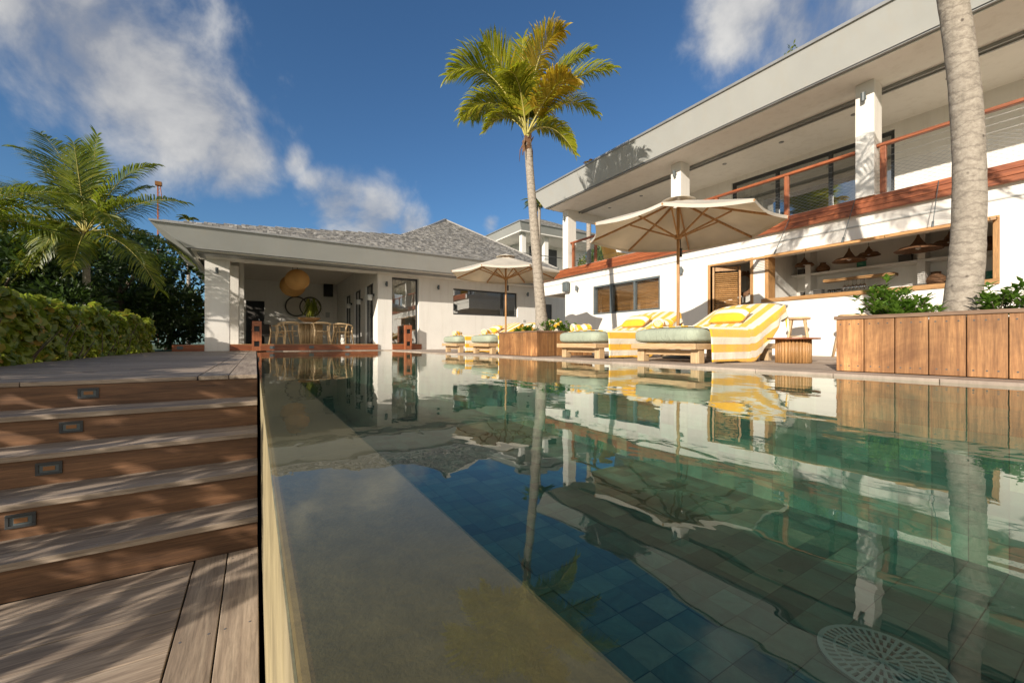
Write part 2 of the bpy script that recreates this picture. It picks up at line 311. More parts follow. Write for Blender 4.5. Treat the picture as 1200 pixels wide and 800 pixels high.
# ------------------------------------------------------------------ mesh helpers
class MB:
    def __init__(s): s.v = []; s.f = []; s.uv = []; s.sm = []
    def add(s, vs, fs, uvs=None, smooth=False):
        b = len(s.v); s.v += [tuple(v) for v in vs]
        for i, f in enumerate(fs):
            s.f.append([b+k for k in f]); s.sm.append(smooth); s.uv.append(uvs[i] if uvs else None)
        return s
    def box(s, a, b):
        x0, x1 = sorted((a[0], b[0])); y0, y1 = sorted((a[1], b[1])); z0, z1 = sorted((a[2], b[2]))
        return s.add([(x0,y0,z0),(x1,y0,z0),(x1,y1,z0),(x0,y1,z0),(x0,y0,z1),(x1,y0,z1),(x1,y1,z1),(x0,y1,z1)],
                     [(0,3,2,1),(4,5,6,7),(0,1,5,4),(1,2,6,5),(2,3,7,6),(3,0,4,7)])
    def hexa(s, p):   # 8 points, bottom 4 then top 4
        return s.add(p, [(0,3,2,1),(4,5,6,7),(0,1,5,4),(1,2,6,5),(2,3,7,6),(3,0,4,7)])
    def beam(s, a, b, w, h, up=(0,0,1)):
        a, b = Vector(a), Vector(b); d = (b-a).normalized(); u = Vector(up)
        if abs(d.dot(u)) > .99: u = Vector((1,0,0))
        r = d.cross(u).normalized()*w/2; u = r.cross(d).normalized()*h/2
        return s.hexa([a-r-u, a+r-u, b+r-u, b-r-u, a-r+u, a+r+u, b+r+u, b-r+u])
    def tube(s, pts, rad, n=8, caps=True, smooth=True):
        pts = [Vector(p) for p in pts]; k = len(pts)
        if isinstance(rad, (int, float)): rad = [rad]*k
        vs = []; ref = None
        for i, p in enumerate(pts):
            d = (pts[min(i+1, k-1)]-pts[max(i-1, 0)]).normalized()
            if ref is None: ref = Vector((1,0,0)) if abs(d.x) < .8 else Vector((0,1,0))
            r = (ref-d*ref.dot(d)).normalized(); ref = r; q = d.cross(r)
            for j in range(n):
                a = 2*math.pi*j/n; vs.append(p+(r*math.cos(a)+q*math.sin(a))*rad[i])
        fs = [(i*n+j, i*n+(j+1)%n, (i+1)*n+(j+1)%n, (i+1)*n+j) for i in range(k-1) for j in range(n)]
        s.add(vs, fs, None, smooth)
        if caps:
            b = len(s.v)-len(vs); s.f.append([b+j for j in range(n)][::-1]); s.sm.append(False); s.uv.append(None)
            s.f.append([b+(k-1)*n+j for j in range(n)]); s.sm.append(False); s.uv.append(None)
        return s
    def lathe(s, prof, c=(0,0,0), n=24, smooth=True, sx=1, sy=1):
        vs = []; c = Vector(c)
        for r, z in prof:
            for j in range(n):
                a = 2*math.pi*j/n; vs.append(c+Vector((r*math.cos(a)*sx, r*math.sin(a)*sy, z)))
        fs = [(i*n+j, i*n+(j+1)%n, (i+1)*n+(j+1)%n, (i+1)*n+j) for i in range(len(prof)-1) for j in range(n)]
        return s.add(vs, fs, None, smooth)
    def prism(s, poly, z0, z1):
        n = len(poly); vs = [(x, y, z0) for x, y in poly]+[(x, y, z1) for x, y in poly]
        return s.add(vs, [tuple(range(n))[::-1], tuple(range(n, 2*n))]+[(i, (i+1)%n, n+(i+1)%n, n+i) for i in range(n)])
    def grid(s, P, UV=None, smooth=True):
        a = len(P); b = len(P[0]); vs = [p for r in P for p in r]; fs = []; uv = []
        for i in range(a-1):
            for j in range(b-1):
                fs.append((i*b+j, i*b+j+1, (i+1)*b+j+1, (i+1)*b+j))
                if UV: uv.append([UV[i][j], UV[i][j+1], UV[i+1][j+1], UV[i+1][j]])
        return s.add(vs, fs, uv or None, smooth)
    def build(s, name, mat, parent=None, bevel=0, solid=0, sub=0):
        off = Vector((0,0,0))
        if parent is not None: off = Vector(parent['_o']) if '_o' in parent.keys() else Vector((0,0,0))
        me = bpy.data.meshes.new(name); me.from_pydata([(v[0]-off.x, v[1]-off.y, v[2]-off.z) for v in s.v], [], s.f); me.update()
        me.polygons.foreach_set('use_smooth', s.sm)
        if any(u is not None for u in s.uv):
            l = me.uv_layers.new(name='UVMap')
            for p in me.polygons:
                u = s.uv[p.index]
                if u:
                    for k, li in enumerate(p.loop_indices): l.data[li].uv = u[k]
        for mm in (mat if isinstance(mat, list) else [mat]): me.materials.append(mm)
        o = bpy.data.objects.new(name, me); C.objects.link(o)
        if parent is not None: o.parent = parent; o['_o'] = off
        if bevel:
            b = o.modifiers.new('bevel', 'BEVEL'); b.width = bevel; b.segments = 2; b.limit_method = 'ANGLE'
        if solid:
            b = o.modifiers.new('solid', 'SOLIDIFY'); b.thickness = solid; b.offset = 0
        if sub:
            b = o.modifiers.new('sub', 'SUBSURF'); b.levels = sub; b.render_levels = sub
        return o
def tag(o, label=None, cat=None, group=None, kind=None):
    if label: o['label'] = label
    if cat: o['category'] = cat
    if group: o['group'] = group
    if kind: o['kind'] = kind
    return o
def thing(name, label, cat, loc=(0,0,0), group=None):
    o = bpy.data.objects.new(name, None); C.objects.link(o); o.location = loc; o['_o'] = Vector(loc); o.empty_display_size = .1
    return tag(o, label, cat, group)
def copy_tree(o, parent=None):
    c = o.copy(); C.objects.link(c)
    if parent is not None: c.parent = parent
    for ch in list(o.children): copy_tree(ch, c)
    return c
def struct(name, mb, mat, **k): return tag(mb.build(name, mat, None, **k), kind='structure')
def wall_along_y(mb, X0, X1, Y0, Y1, z0, z1, ops):
    ys = sorted(ops, key=lambda o: o[0]); y = Y0
    for a, b, c, d in ys:
        if a > y: mb.box((X0, y, z0), (X1, a, z1))
        if c > z0: mb.box((X0, a, z0), (X1, b, c))
        if d < z1: mb.box((X0, a, d), (X1, b, z1))
        y = b
    if y < Y1: mb.box((X0, y, z0), (X1, Y1, z1))
def wall_along_x(mb, Y0, Y1, X0, X1, z0, z1, ops):
    x = X0
    for a, b, c, d in sorted(ops, key=lambda o: o[0]):
        if a > x: mb.box((x, Y0, z0), (a, Y1, z1))
        if c > z0: mb.box((a, Y0, z0), (b, Y1, c))
        if d < z1: mb.box((a, Y0, d), (b, Y1, z1))
        x = b
    if x < X1: mb.box((x, Y0, z0), (X1, Y1, z1))

# ================================================================== SETTING
WZ = -.022
g = MB(); g.box((-900, -900, -1.75), (900, 1200, -1.55)); struct('ground', g, m_grass)
g = MB(); g.box((-80, 3.9, -1.5), (-2.3, 120, -.16)); struct('garden_lawn', g, m_grass)
g = MB(); g.prism([(-80, -8), (-2.62, -8), (-2.62, 3.88), (-80, 3.88)], -1.5, -.95); struct('garden_soil', g, m_soil)
# hillside behind, right
P = []
for i in range(25):
    row = []
    for j in range(25):
        x = -60+i*7; y = 32+j*6
        h = -.3 + 9*math.exp(-((x-40)/26)**2)*min(1, max(0, (y-34)/40)) + .5*math.sin(x*.3)*math.cos(y*.21)*min(1, (y-32)/12)
        row.append((x, y, h-.4))
    P.append(row)
g = MB(); g.grid(P); struct('hillside', g, m_grass)

# pool basin
PX0, PX1, PY0, PY1, PB = .258, 3.93, -1.2, 14.95, -1.18
g = MB(); g.box((PX0-.02, PY0, PB-.25), (PX1+.02, PY1, PB-.012))
g.box((PX1+.006, PY0, PB-.012), (PX1+.05, PY1, -.065)); g.box((PX0, PY1+.006, PB-.012), (PX1, PY1+.05, -.065)); g.box((PX0, PY0-.05, PB-.012), (PX1, PY0, -.03))
struct('pool_basin', g, m_grout)
g = MB(); T = .17; G = .002
for i in range(int((PX1-PX0)/T)+1):
    for j in range(int((PY1-PY0)/T)+1):
        x0 = PX0+i*T; y0 = PY0+j*T; x1 = min(x0+T, PX1); y1 = min(y0+T, PY1)
        if x1-x0 < .02 or y1-y0 < .02: continue
        z = PB+random.uniform(-.002, .002)
        g.add([(x0+G, y0+G, z), (x1-G, y0+G, z), (x1-G, y1-G, z), (x0+G, y1-G, z)], [(0,1,2,3)])
zz = [PB+k*T for k in range(9)]
for k in range(7):
    z0, z1 = zz[k]+G, min(zz[k+1], -.05)-G
    if z1-z0 < .02: continue
    for j in range(int((PY1-PY0)/T)+1):
        y0 = PY0+j*T+G; y1 = min(PY0+(j+1)*T, PY1)-G
        g.add([(PX1, y0, z0), (PX1, y1, z0), (PX1, y1, z1), (PX1, y0, z1)], [(0,1,2,3)])
        g.add([(PX0+.002, y0, z0), (PX0+.002, y0, z1), (PX0+.002, y1, z1), (PX0+.002, y1, z0)], [(0,1,2,3)])
    for i in range(int((PX1-PX0)/T)+1):
        x0 = PX0+i*T+G; x1 = min(PX0+(i+1)*T, PX1)-G
        g.add([(x0, PY1, z0), (x0, PY1, z1), (x1, PY1, z1), (x1, PY1, z0)], [(0,1,2,3)])
struct('pool_tiles', g, m_tile)
# underwater bench along the far corner
g = MB()
P = [[(x, y, WZ) for x in [.0255+k*(3.93-.0255)/30 for k in range(31)]] for y in [-1.15+k*16.1/90 for k in range(91)]]
g.grid(P); struct('pool_water', g, m_water)
# infinity edge wall (a thing)
iw = thing('infinity_edge_wall', 'wet honey coloured stone wall forming the overflowing left edge of the pool', 'pool wall', (.14, 7, -.9))
g = MB(); g.box((.029, PY0, -1.5), (PX0, PY1, -.028)); g.build('wall_core', m_wet, iw, bevel=.008)
g = MB(); g.box((.0262, PY0, -1.5), (.0288, PY1, -.036)); g.build('facing', m_facing, iw)

# upper deck
g = MB()
y = 3.72
while y < 15.0:
    w = .118
    seg = [-3.2]
    x = -3.2
    while x < -.36:
        x2 = min(x+random.uniform(1.4, 2.4), -.36)
        if -.36-x2 < .5: x2 = -.36
        g.box((x+.002, y, -.028+random.uniform(-.0015, .0015)), (x2-.002, min(y+w-.005, 15.02), random.uniform(-.001, .001)))
        x = x2
    y += w
struct('upper_deck', g, m_deckX, bevel=.003)
g = MB()
for x0 in (-.352, -.170):
    y = 3.70
    while y < 15.0:
        y2 = min(y+3.2, 15.02); g.box((x0, y+.002, -.028), (x0+.177, y2-.002, .0015)); y = y2
struct('deck_border', g, m_deckY, bevel=.003)
g = MB(); g.box((-3.2, 3.76, -1.5), (.010, 15.0, -.04)); struct('deck_base', g, m_riser)
# steps
r_, t_ = .17, .285; Y0 = 3.70
g = MB(); h = MB()
for i in range(1, 5):
    yn = Y0-i*t_; z = -i*r_
    for k in range(2):                                   # tread boards
        a = yn+k*(t_/2+.005); b = a+t_/2-.001+(.02 if k else 0)
        xs = -3.4
        g.box((xs, a, z-.030), (.008, b, z+random.uniform(-.0008, .0008)))
for i in range(0, 5):
    yn = Y0-i*t_; z = -i*r_
    h.box((-3.4, yn+.022, z-r_+.0), (.006, yn+.044, z-.0305))
struct('step_treads', g, m_deckX, bevel=.003)
struct('step_risers', h, m_riser)
g = MB()
def dot(x, y, z, r=.0045): g.add([(x+r*math.cos(a), y+r*math.sin(a), z) for a in [2*math.pi*j/8 for j in range(8)]], [tuple(range(8))])
for i in range(1, 5):
    for k in range(2):
        for x in (-.04, -.62, -1.2, -1.8):
            for q in (.03, .115): dot(x+random.uniform(-.004, .004), Y0-i*t_+k*.1475+q, -i*r_+.0012)
for x in (-.32, -.21, -.135, -.03):
    yy = 3.8
    while yy < 8: dot(x, yy, .0022); yy += .6
for x in (-.235, -.15, -.10, -.02):
    for yy in (2.5, 1.9, 1.3, .7): dot(x, yy, -5*r_+.0018)
struct('deck_screws', g, m_bracket)
# lower deck
LZ = -5*r_
g = MB(); y = 2.578
k = 0
while y > -1.5:
    xj = random.uniform(-2.4, -1.2); zz_ = LZ+random.uniform(-.0015, .0015)
    g.box((-3.4, y-.138, LZ-.03), (xj-.002, y-.003, zz_)); g.box((xj+.002, y-.138, LZ-.03), (-.263, y-.003, zz_)); y -= .141
struct('lower_deck', g, m_deckX, bevel=.0025)
g = MB()
for x0 in (-.256, -.121): g.box((x0, -1.5, LZ-.03), (x0+.130, 2.58, LZ+.001))
struct('lower_deck_border', g, m_deckY, bevel=.0025)
g = MB(); g.box((-3.4, -1.5, -1.5), (.004, 3.74, LZ-.04)); struct('lower_deck_base', g, m_black)

# terrace on the right: paving boards
g = MB(); g.box((PX1+.02, -4, -1.5), (16, 15.2, -.045)); g.box((-.0+.3, 15.0, -1.5), (16, 40, -.045)); g.box((-3.3, 15.06, -1.5), (.31, 40, -.045)); struct('terrace_base', g, m_grout)
g = MB()
y = -4
while y < 15.1:                                      # coping
    y2 = min(y+.6, 15.12); g.box((PX1-.02, y+.002, -.046), (PX1+.26, y2-.002, 0)); y = y2
x = .28
while x < PX1-.04:
    x2 = min(x+.6, PX1-.022); g.box((x+.002, PY1-.01, -.046), (x2-.002, 15.12, 0)); x = x2
struct('pool_coping', g, m_pave, bevel=.004)
g = MB(); x = PX1+.262
while x < 13:
    y = -4+random.uniform(0, 1)
    while y < 19:
        y2 = y+random.uniform(1.2, 2.2)
        g.box((x+.0015, y+.002, -.044), (x+.145, y2-.002, random.uniform(-.003, 0))); y = y2
    x += .148
struct('terrace', g, m_pave, bevel=.002)

# ================================================================== step lights on the stairs
def step_light(px, i, label):
    yn = Y0-i*t_+.022; c = onY(px, 500, yn); x = c.x; z = -i*r_-.085
    t = thing('step_light', label, 'step light', (x, yn, z), 'recessed lights in the deck stairs')
    f = MB(); w, hh, b = .050, .033, .013
    f.box((x-w, yn-.010, z-hh), (x+w, yn-.0005, z-hh+b)); f.box((x-w, yn-.010, z+hh-b), (x+w, yn-.0005, z+hh))
    f.box((x-w, yn-.010, z-hh+b), (x-w+b, yn-.0005, z+hh-b)); f.box((x+w-b, yn-.010, z-hh+b), (x+w, yn-.0005, z+hh-b))
    f.build('frame', m_dark, t, bevel=.002)
    f = MB(); f.box((x-w+b, yn-.004, z-hh+b), (x+w-b, yn-.0008, z+hh-b)); f.build('recess', m_greyframe, t)
    f = MB(); f.box((x-.022, yn-.0075, z-.010), (x+.022, yn-.0042, z+.012)); f.build('lens', m_amber, t)
step_light(104, 0, 'small square step light in the topmost stair riser')
step_light(84, 1, 'small square step light in the second stair riser from the top')
step_light(58, 2, 'small square step light in the middle stair riser')
step_light(25, 3, 'small square step light in the lowest lit riser, leftmost and nearest')

# ================================================================== roof shingles
def shingle(mb, A, U, V, poly, expo=.125, wid=.10):
    """A origin, U along eave (unit), V up slope (unit); poly in (u,v)"""
    A, U, V = Vector(A), Vector(U).normalized(), Vector(V).normalized(); Nn = U.cross(V).normalized()
    if Nn.z < 0: Nn = -Nn
    us = [p[0] for p in poly]; vs = [p[1] for p in poly]
    def span(v):
        xs = []
        for i in range(len(poly)):
            a, b = poly[i], poly[(i+1) % len(poly)]
            if (a[1] <= v) != (b[1] <= v): xs.append(a[0]+(v-a[1])/(b[1]-a[1])*(b[0]-a[0]))
        return (min(xs), max(xs)) if len(xs) >= 2 else None
    v = min(vs)+.001; row = 0
    while v < max(vs):
        sp = span(v+expo*.4)
        if sp:
            u = sp[0]-random.uniform(0, wid)
            while u < sp[1]:
                w = wid*random.uniform(.6, 1.4); u1 = min(u+w, sp[1]+.02); u0 = max(u, sp[0]-.02)
                if u1-u0 > .02:
                    e = random.uniform(-.018, .018); th = random.uniform(.016, .034)
                    a = A+U*u0+V*(v+e); b = A+U*(u1-.006)+V*(v+e); c = A+U*(u1-.006)+V*(v+expo*1.15); d = A+U*u0+V*(v+expo*1.15)
                    mb.hexa([a, b, c, d, a+Nn*th, b+Nn*th, c+Nn*.004, d+Nn*.004])
                u += w
        v += expo; row += 1

# ================================================================== POOL HOUSE (left)
HYW = 15.2
ho = thing('pool_house', 'low white pool house with grey shingled hip roof at the far end of the pool', 'house', (4, 17, 0))
EZ, EB = 3.40, 2.86      # eave top / bottom
EXL, EXR, EYF = -2.33, 11.0, 13.8
FZ = .19
g = MB()
wall_along_x(g, HYW, HYW+.3, 3.76, 10.8, 0.0, 2.80, [(4.28, 5.31, FZ, 2.71), (6.74, 9.85, 1.40, 2.46)])
g.box((10.5, HYW+.3, 0), (10.8, 24, 2.8))
wall_along_y(g, 3.76, 4.02, HYW+.3, 24, FZ, 3.4, [(15.9, 17.2, FZ, 2.55), (18.1, 19.4, FZ, 2.55), (20.3, 21.6, FZ, 2.55)])
g.build('wall', m_white, ho)
g = MB(); wall_along_x(g, 24, 24.3, -2.0, 10.8, 0, 3.4, [(onY(288, 400, 24).x, onY(310, 400, 24).x, FZ, onY(300, 352, 24).z)])
g.build('back_wall', m_white, ho)
g = MB(); g.box((-1.3, HYW, 0), (-.69, HYW+.45, 2.80)); g.build('column', m_white, ho)
g = MB(); x0 = onY(270, 400, 16.3).x; g.box((x0-.3, 16.3, FZ), (onY(279.5, 400, 16.3).x, 16.6, 2.80)); g.build('column', m_white, ho)
g = MB(); g.box((onY(280.5, 400, 19).x, 19, FZ), (onY(286, 400, 19).x, 19.3, 3.4)); g.build('column', m_white, ho)
g = MB(); g.box((-1.45, HYW+.02, 2.801), (3.9, HYW+.40, 3.3)); g.build('lintel', m_white, ho)
# ceiling boards
g = MB(); y = HYW+.42
while y < 24: g.box((-1.74, y, 3.40), (3.75, y+.145, 3.43)); y += .152
g.build('ceiling', m_soffit, ho)
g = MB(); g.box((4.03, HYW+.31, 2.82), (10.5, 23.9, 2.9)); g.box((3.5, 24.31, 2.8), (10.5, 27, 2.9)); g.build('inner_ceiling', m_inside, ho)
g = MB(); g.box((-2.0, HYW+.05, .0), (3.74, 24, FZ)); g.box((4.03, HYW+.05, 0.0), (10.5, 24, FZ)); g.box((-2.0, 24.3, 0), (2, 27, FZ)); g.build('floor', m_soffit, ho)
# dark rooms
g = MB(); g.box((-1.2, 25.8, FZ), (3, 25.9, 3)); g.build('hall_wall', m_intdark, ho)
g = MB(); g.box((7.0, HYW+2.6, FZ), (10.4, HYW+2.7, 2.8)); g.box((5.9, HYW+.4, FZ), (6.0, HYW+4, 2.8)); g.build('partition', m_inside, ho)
# red step
g = MB()
for z0, z1 in ((.004, .088), (.092, FZ+.002)):
    g.box((-2.05, HYW-.06, z0), (-1.31, HYW-.005, z1)); g.box((-.68, HYW-.06, z0), (3.75, HYW-.005, z1)); g.box((4.285, HYW-.06, z0), (5.40, HYW-.004, z1))
g.build('step', m_redwoodX, ho)
g = MB()
for a, b in ((-.68, 3.75), (4.285, 5.40)): g.box((a, HYW-.06, FZ+.003), (b, HYW+.05, FZ+.022))
g.build('step_edge', m_iroko, ho)
for px in (211, 319, 365, 407):
    p = onY(px, 406, HYW-.06); g = MB(); g.box((p.x-.07, HYW-.075, .06), (p.x+.07, HYW-.0605, .15)); s = g.build('step_lamp', m_greyframe, ho)
# roof: slanted fascia, soffit, covering
BXL, BYF, BXR = -1.62, 14.1, 11.0
g = MB()
g.add([(EXL, EYF, EZ), (EXR, EYF, EZ), (EXR, BYF, EB), (BXL, BYF, EB), (EXL, 27, EZ), (BXL, 27, EB), (EXR, 27, EZ), (EXR, 27, EB)],
      [(0, 3, 2, 1), (0, 4, 5, 3), (1, 2, 7, 6), (4, 6, 7, 5)])
g.build('fascia', m_fascia, ho)
g = MB(); g.box((BXL, BYF, EB-.012), (EXR, BYF+.1, EB+.02)); g.box((BXL, BYF+.1, EB-.012), (BXL+.1, 27, EB+.02))
g.box((BXL+.22, BYF+.3, EB-.09), (EXR, HYW-.0-.004, EB-.05)); g.build('fascia_trim', m_trim, ho)
g = MB(); g.box((BXL+.1, BYF+.1, EB-.048), (EXR, HYW+.4, EB-.014)); g.box((BXL+.1, HYW+.4, EB-.048), (-2.0+.4, 27, EB-.014)); g.build('soffit', m_white, ho)
g = MB(); g.box((-1.25, 14.75, 2.802), (EXR-.1, HYW-.003, EB-.091)); g.build('eave_beam', m_white, ho)
AP = Vector((8.0, 19, 6.35)); H1 = Vector((EXL, EYF, EZ)); K = Vector((4.75, 15.65, 4.25))
g = MB()
L0 = Vector((3.3, EYF, EZ))
g.add([H1, (EXR, EYF, EZ), (12.7, 15.0, EZ+.1), AP, K, (3.3, 27, 4.0), (EXL, 27, EZ), (12.7, 27, EZ), (8, 24, 6.35)],
      [(0, 1, 4), (1, 3, 4), (0, 4, 5, 6), (4, 3, 8, 5), (1, 2, 7, 8, 3), (5, 8, 7, 6)])
g.build('roof_deck', m_trim, ho)
g = MB()
# front slope of the pyramid: origin at (EXL, EYF, EZ)
V = (Vector((8, 19, 6.35))-Vector((8, EYF, EZ))); sl = V.length; V.normalize()
up = Vector((0, 0, .012))
vK = (K-Vector((K.x, EYF, EZ))).length
shingle(g, Vector((0, EYF, EZ))+up, (1, 0, 0), V, [(EXL+.1, 0), (EXR, 0), (AP.x, sl), (K.x, vK)])
g.build('roof_shingles', m_shingle, ho)
g = MB(); g.beam(K+Vector((0,0,.05)), AP+Vector((0,0,.06)), .14, .07); g.beam(H1+Vector((0,0,.01)), (EXR, EYF-.0, EZ+.01), .05, .05)
g.beam(H1+Vector((.05,.05,.0)), K+Vector((0,0,.04)), .10, .05); g.build('ridge_cap', m_trim, ho)
g = MB(); g.beam(AP+Vector((0,0,.05)), (EXR, EYF, EZ+.04), .12, .06); g.build('ridge_cap', m_shingle, ho)
# glazing of the house
def glazed(parent, p0, p1, axis, n, frame, glass, fw=.05, depth=.05, name='window', rails=False):
    """p0,p1 corners; axis: 'x' wall along x (const Y) or 'y' wall along y (const X)"""
    (x0, y0, z0), (x1, y1, z1) = p0, p1
    f = MB()
    L0_, L1_ = (x0, x1) if axis == 'x' else (y0, y1); c = y0 if axis == 'x' else x0
    def bx(a, b, za, zb, dd=depth):
        if axis == 'x': f.box((a, c-dd/2, za), (b, c+dd/2, zb))
        else: f.box((c-dd/2, a, za), (c+dd/2, b, zb))
    bx(L0_, L1_, z0, z0+fw); bx(L0_, L1_, z1-fw, z1)
    for i in range(n+1):
        u = L0_+(L1_-L0_)*i/n; u = min(max(u, L0_+fw/2), L1_-fw/2); bx(u-fw/2, u+fw/2, z0+fw, z1-fw)
    o = f.build(name, frame, parent, bevel=.003)
    for i in range(n):
        a = L0_+(L1_-L0_)*i/n+fw/2; b = L0_+(L1_-L0_)*(i+1)/n-fw/2
        q = MB()
        if axis == 'x': q.box((a, c-.004, z0+fw), (b, c+.004, z1-fw))
        else: q.box((c-.004, a, z0+fw), (c+.004, b, z1-fw))
        q.build('pane', glass, o)
    return o
glazed(ho, (4.28, HYW+.2, FZ), (5.31, 0, 2.71), 'x', 1, m_dark, m_glassr, .06)
w_ = glazed(ho, (6.74, HYW+.14, 1.40), (9.10, 0, 2.46), 'x', 1, m_dark, m_glassr, .06)
glazed(ho, (9.10, HYW+.14, 1.40), (9.85, 0, 2.46), 'x', 1, m_dark, m_glassr, .06)
for a in (15.9, 18.1, 20.3): glazed(ho, (3.86, a, FZ), (0, a+1.3, 2.55), 'y', 2, m_dark, m_glassr, .06, name='sliding_door')
g = MB(); P = []
for k in range(60):
    x = 4.6+k*.012; P.append([(x, HYW+.45+.03*math.sin(k*1.3), .22), (x, HYW+.45+.03*math.sin(k*1.3), 2.7)])
g.grid(P); g.build('curtain', m_cream, ho)
def sconce(parent, p, nrm, s=1.0):
    p = Vector(p); n = Vector(nrm)
    g = MB(); r = .032*s
    g.lathe([(0, -.07*s), (r, -.07*s), (r, .07*s), (0, .07*s)], p+n*.07*s, 12, False)
    g.beam(p+n*.002, p+n*.05*s, .05*s, .05*s); g.build('wall_light', m_greyframe, parent)
for px, py, yy in ((254.5, 317.5, HYW), (452.5, 333, HYW), (513, 337, HYW), (617.5, 345, HYW)):
    sconce(ho, onY(px, py, yy), (0, -1, 0), 1.25)
g = MB(); p = onY(614, 376, HYW); g.box((p.x-.05, HYW-.02, p.z-.05), (p.x+.05, HYW-.001, p.z+.05)); g.build('socket_box', m_fascia, ho)
for a in (15.7, 17.65, 19.85):
    g = MB(); g.lathe([(0, -.11), (.09, -.11), (.10, .09), (0, .09)], (3.60, a, 1.95), 16); lo = g.build('wall_lantern', m_ceram, ho)
    g = MB(); g.box((3.66, a-.02, 2.0), (3.757, a+.02, 2.09)); g.build('bracket', m_dark, lo)
g = MB(); p = onY(384.5, 340.5, 23.9); g.box((p.x-.22, 23.7, p.z-.33), (p.x+.22, 23.96, p.z+.33)); g.build('wall_speaker', m_black, ho, bevel=.01)
g = MB(); p = onY(384, 369, 23.95); g.box((p.x-.1, 23.93, p.z-.14), (p.x+.1, 23.98, p.z+.14)); g.build('switch_plate', m_fascia, ho)

# bollard lamps
def bollard(px, Y, label):
    c = onY(px, 402, Y); x = c.x
    t = thing('bollard_light', label, 'bollard light', (x, Y, 0), 'wooden bollard lights at the far end of the pool')
    g = MB(); w = .125
    for z0, z1 in ((0.002, .14), (.30, .60), (.76, .91)): g.box((x-w, Y-.10, z0), (x+w, Y+.10, z1))
    for z0, z1 in ((.14, .30), (.60, .76)):
        for s_ in (-1, 1): g.box((x+s_*w, Y-.10, z0), (x+s_*.07, Y+.10, z1))
    g.build('post', m_redwoodZ, t, bevel=.004)
    for z0, z1 in ((.14, .30), (.60, .76)):
        g = MB(); g.box((x-.068, Y-.05, z0+.001), (x+.068, Y+.05, z1-.001)); g.build('lamp_opening', m_black, t)
    g = MB(); g.tube([(x+.06, Y, .912), (x+.06, Y, .99)], .012, 8); g.build('tap', m_bracket, t)
bollard(301, 14.78, 'wooden bollard with two dark openings where the deck meets the pool')
bollard(478, 15.0, 'slim wooden bollard with two dark openings standing before the tall glass panel')

# ================================================================== dining set
TX, TY = 1.75, 17.0
tb = thing('dining_table', 'round pale dining table on a fluted drum pedestal inside the open room', 'table', (TX, TY, FZ))
g = MB(); g.lathe([(0, .76), (.88, .76), (.90, .775), (.88, .79), (0, .79)], (TX, TY, FZ), 40); g.build('tabletop', m_cream, tb)
g = MB()
for k in range(26):
    a = 2*math.pi*k/26; g.tube([(TX+.36*math.cos(a), TY+.36*math.sin(a), FZ+.003), (TX+.36*math.cos(a), TY+.36*math.sin(a), FZ+.757)], .042, 8)
g.build('pedestal', m_pale, tb)
def make_chair():
    t = thing('dining_chair', '', 'chair', (0, 0, 0), 'dining chairs round the table')
    g = MB(); g.lathe([(0, .445), (.22, .44), (.245, .455), (.22, .47), (0, .465)], (0, 0, 0), 20, sx=1, sy=.95); g.build('seat', m_pale, t)
    for sx in (-1, 1):
        g = MB(); g.tube([(sx*.27, -.22, 0), (sx*.215, -.18, .46), (sx*.235, -.2, .66)], [.019, .027, .022], 8); g.build('leg', m_pale, t)
        g = MB(); g.tube([(sx*.25, .26, 0), (sx*.20, .2, .46), (sx*.24, .14, .72)], [.019, .027, .022], 8); g.build('leg', m_pale, t)
        g = MB(); g.tube([(sx*.235, -.19, .3), (sx*.22, .21, .3)], .011, 6); g.build('stretcher', m_pale, t)
    g = MB(); pts = []
    for k in range(17):
        a = math.pi*(-.12+1.24*k/16); pts.append((.285*math.cos(a), -.02+.27*math.sin(a), .70+.05*math.sin(a)))
    g.tube(pts, [.018+.012*math.sin(math.pi*k/16) for k in range(17)], 8); g.build('backrest', m_pale, t)
    g = MB()
    for sx in (-1, 1): g.tube([(sx*.22, -.18, .38), (sx*.0, -.2, .39)], .012, 6)
    g.build('seat_rail', m_pale, t)
    return t
ch0 = make_chair()
for i, (x, y, a, lab) in enumerate([(.95, 16.0, 205, 'light wood dining chair left of the table, seen from its back corner'), (1.95, 15.85, 182, 'light wood dining chair directly in front of the fluted table pedestal'),
                                    (2.75, 16.3, 140, 'light wood dining chair at the right side of the table near the glass doors'), (2.9, 17.4, 90, 'light wood dining chair half hidden behind the right hand chair'),
                                    (.75, 17.7, 290, 'light wood dining chair behind the left chair, on the far side of the table')]):
    c = ch0 if i == 0 else copy_tree(ch0); c.scale = (1.12, 1.12, 1.02); c.location = (x, y, FZ); c.rotation_euler = (0, 0, R(a)); c['label'] = lab
bw = thing('wooden_bowl', 'wide carved wooden bowl in the middle of the dining table', 'bowl', (TX-.05, TY, FZ+.791))
g = MB(); g.lathe([(0, .005), (.14, .0), (.30, .13), (.38, .20), (.36, .21), (.27, .13), (.1, .03), (0, .03)], (TX-.05, TY, FZ+.791), 24, sx=1.05); g.build('bowl', m_irokoZ, bw)
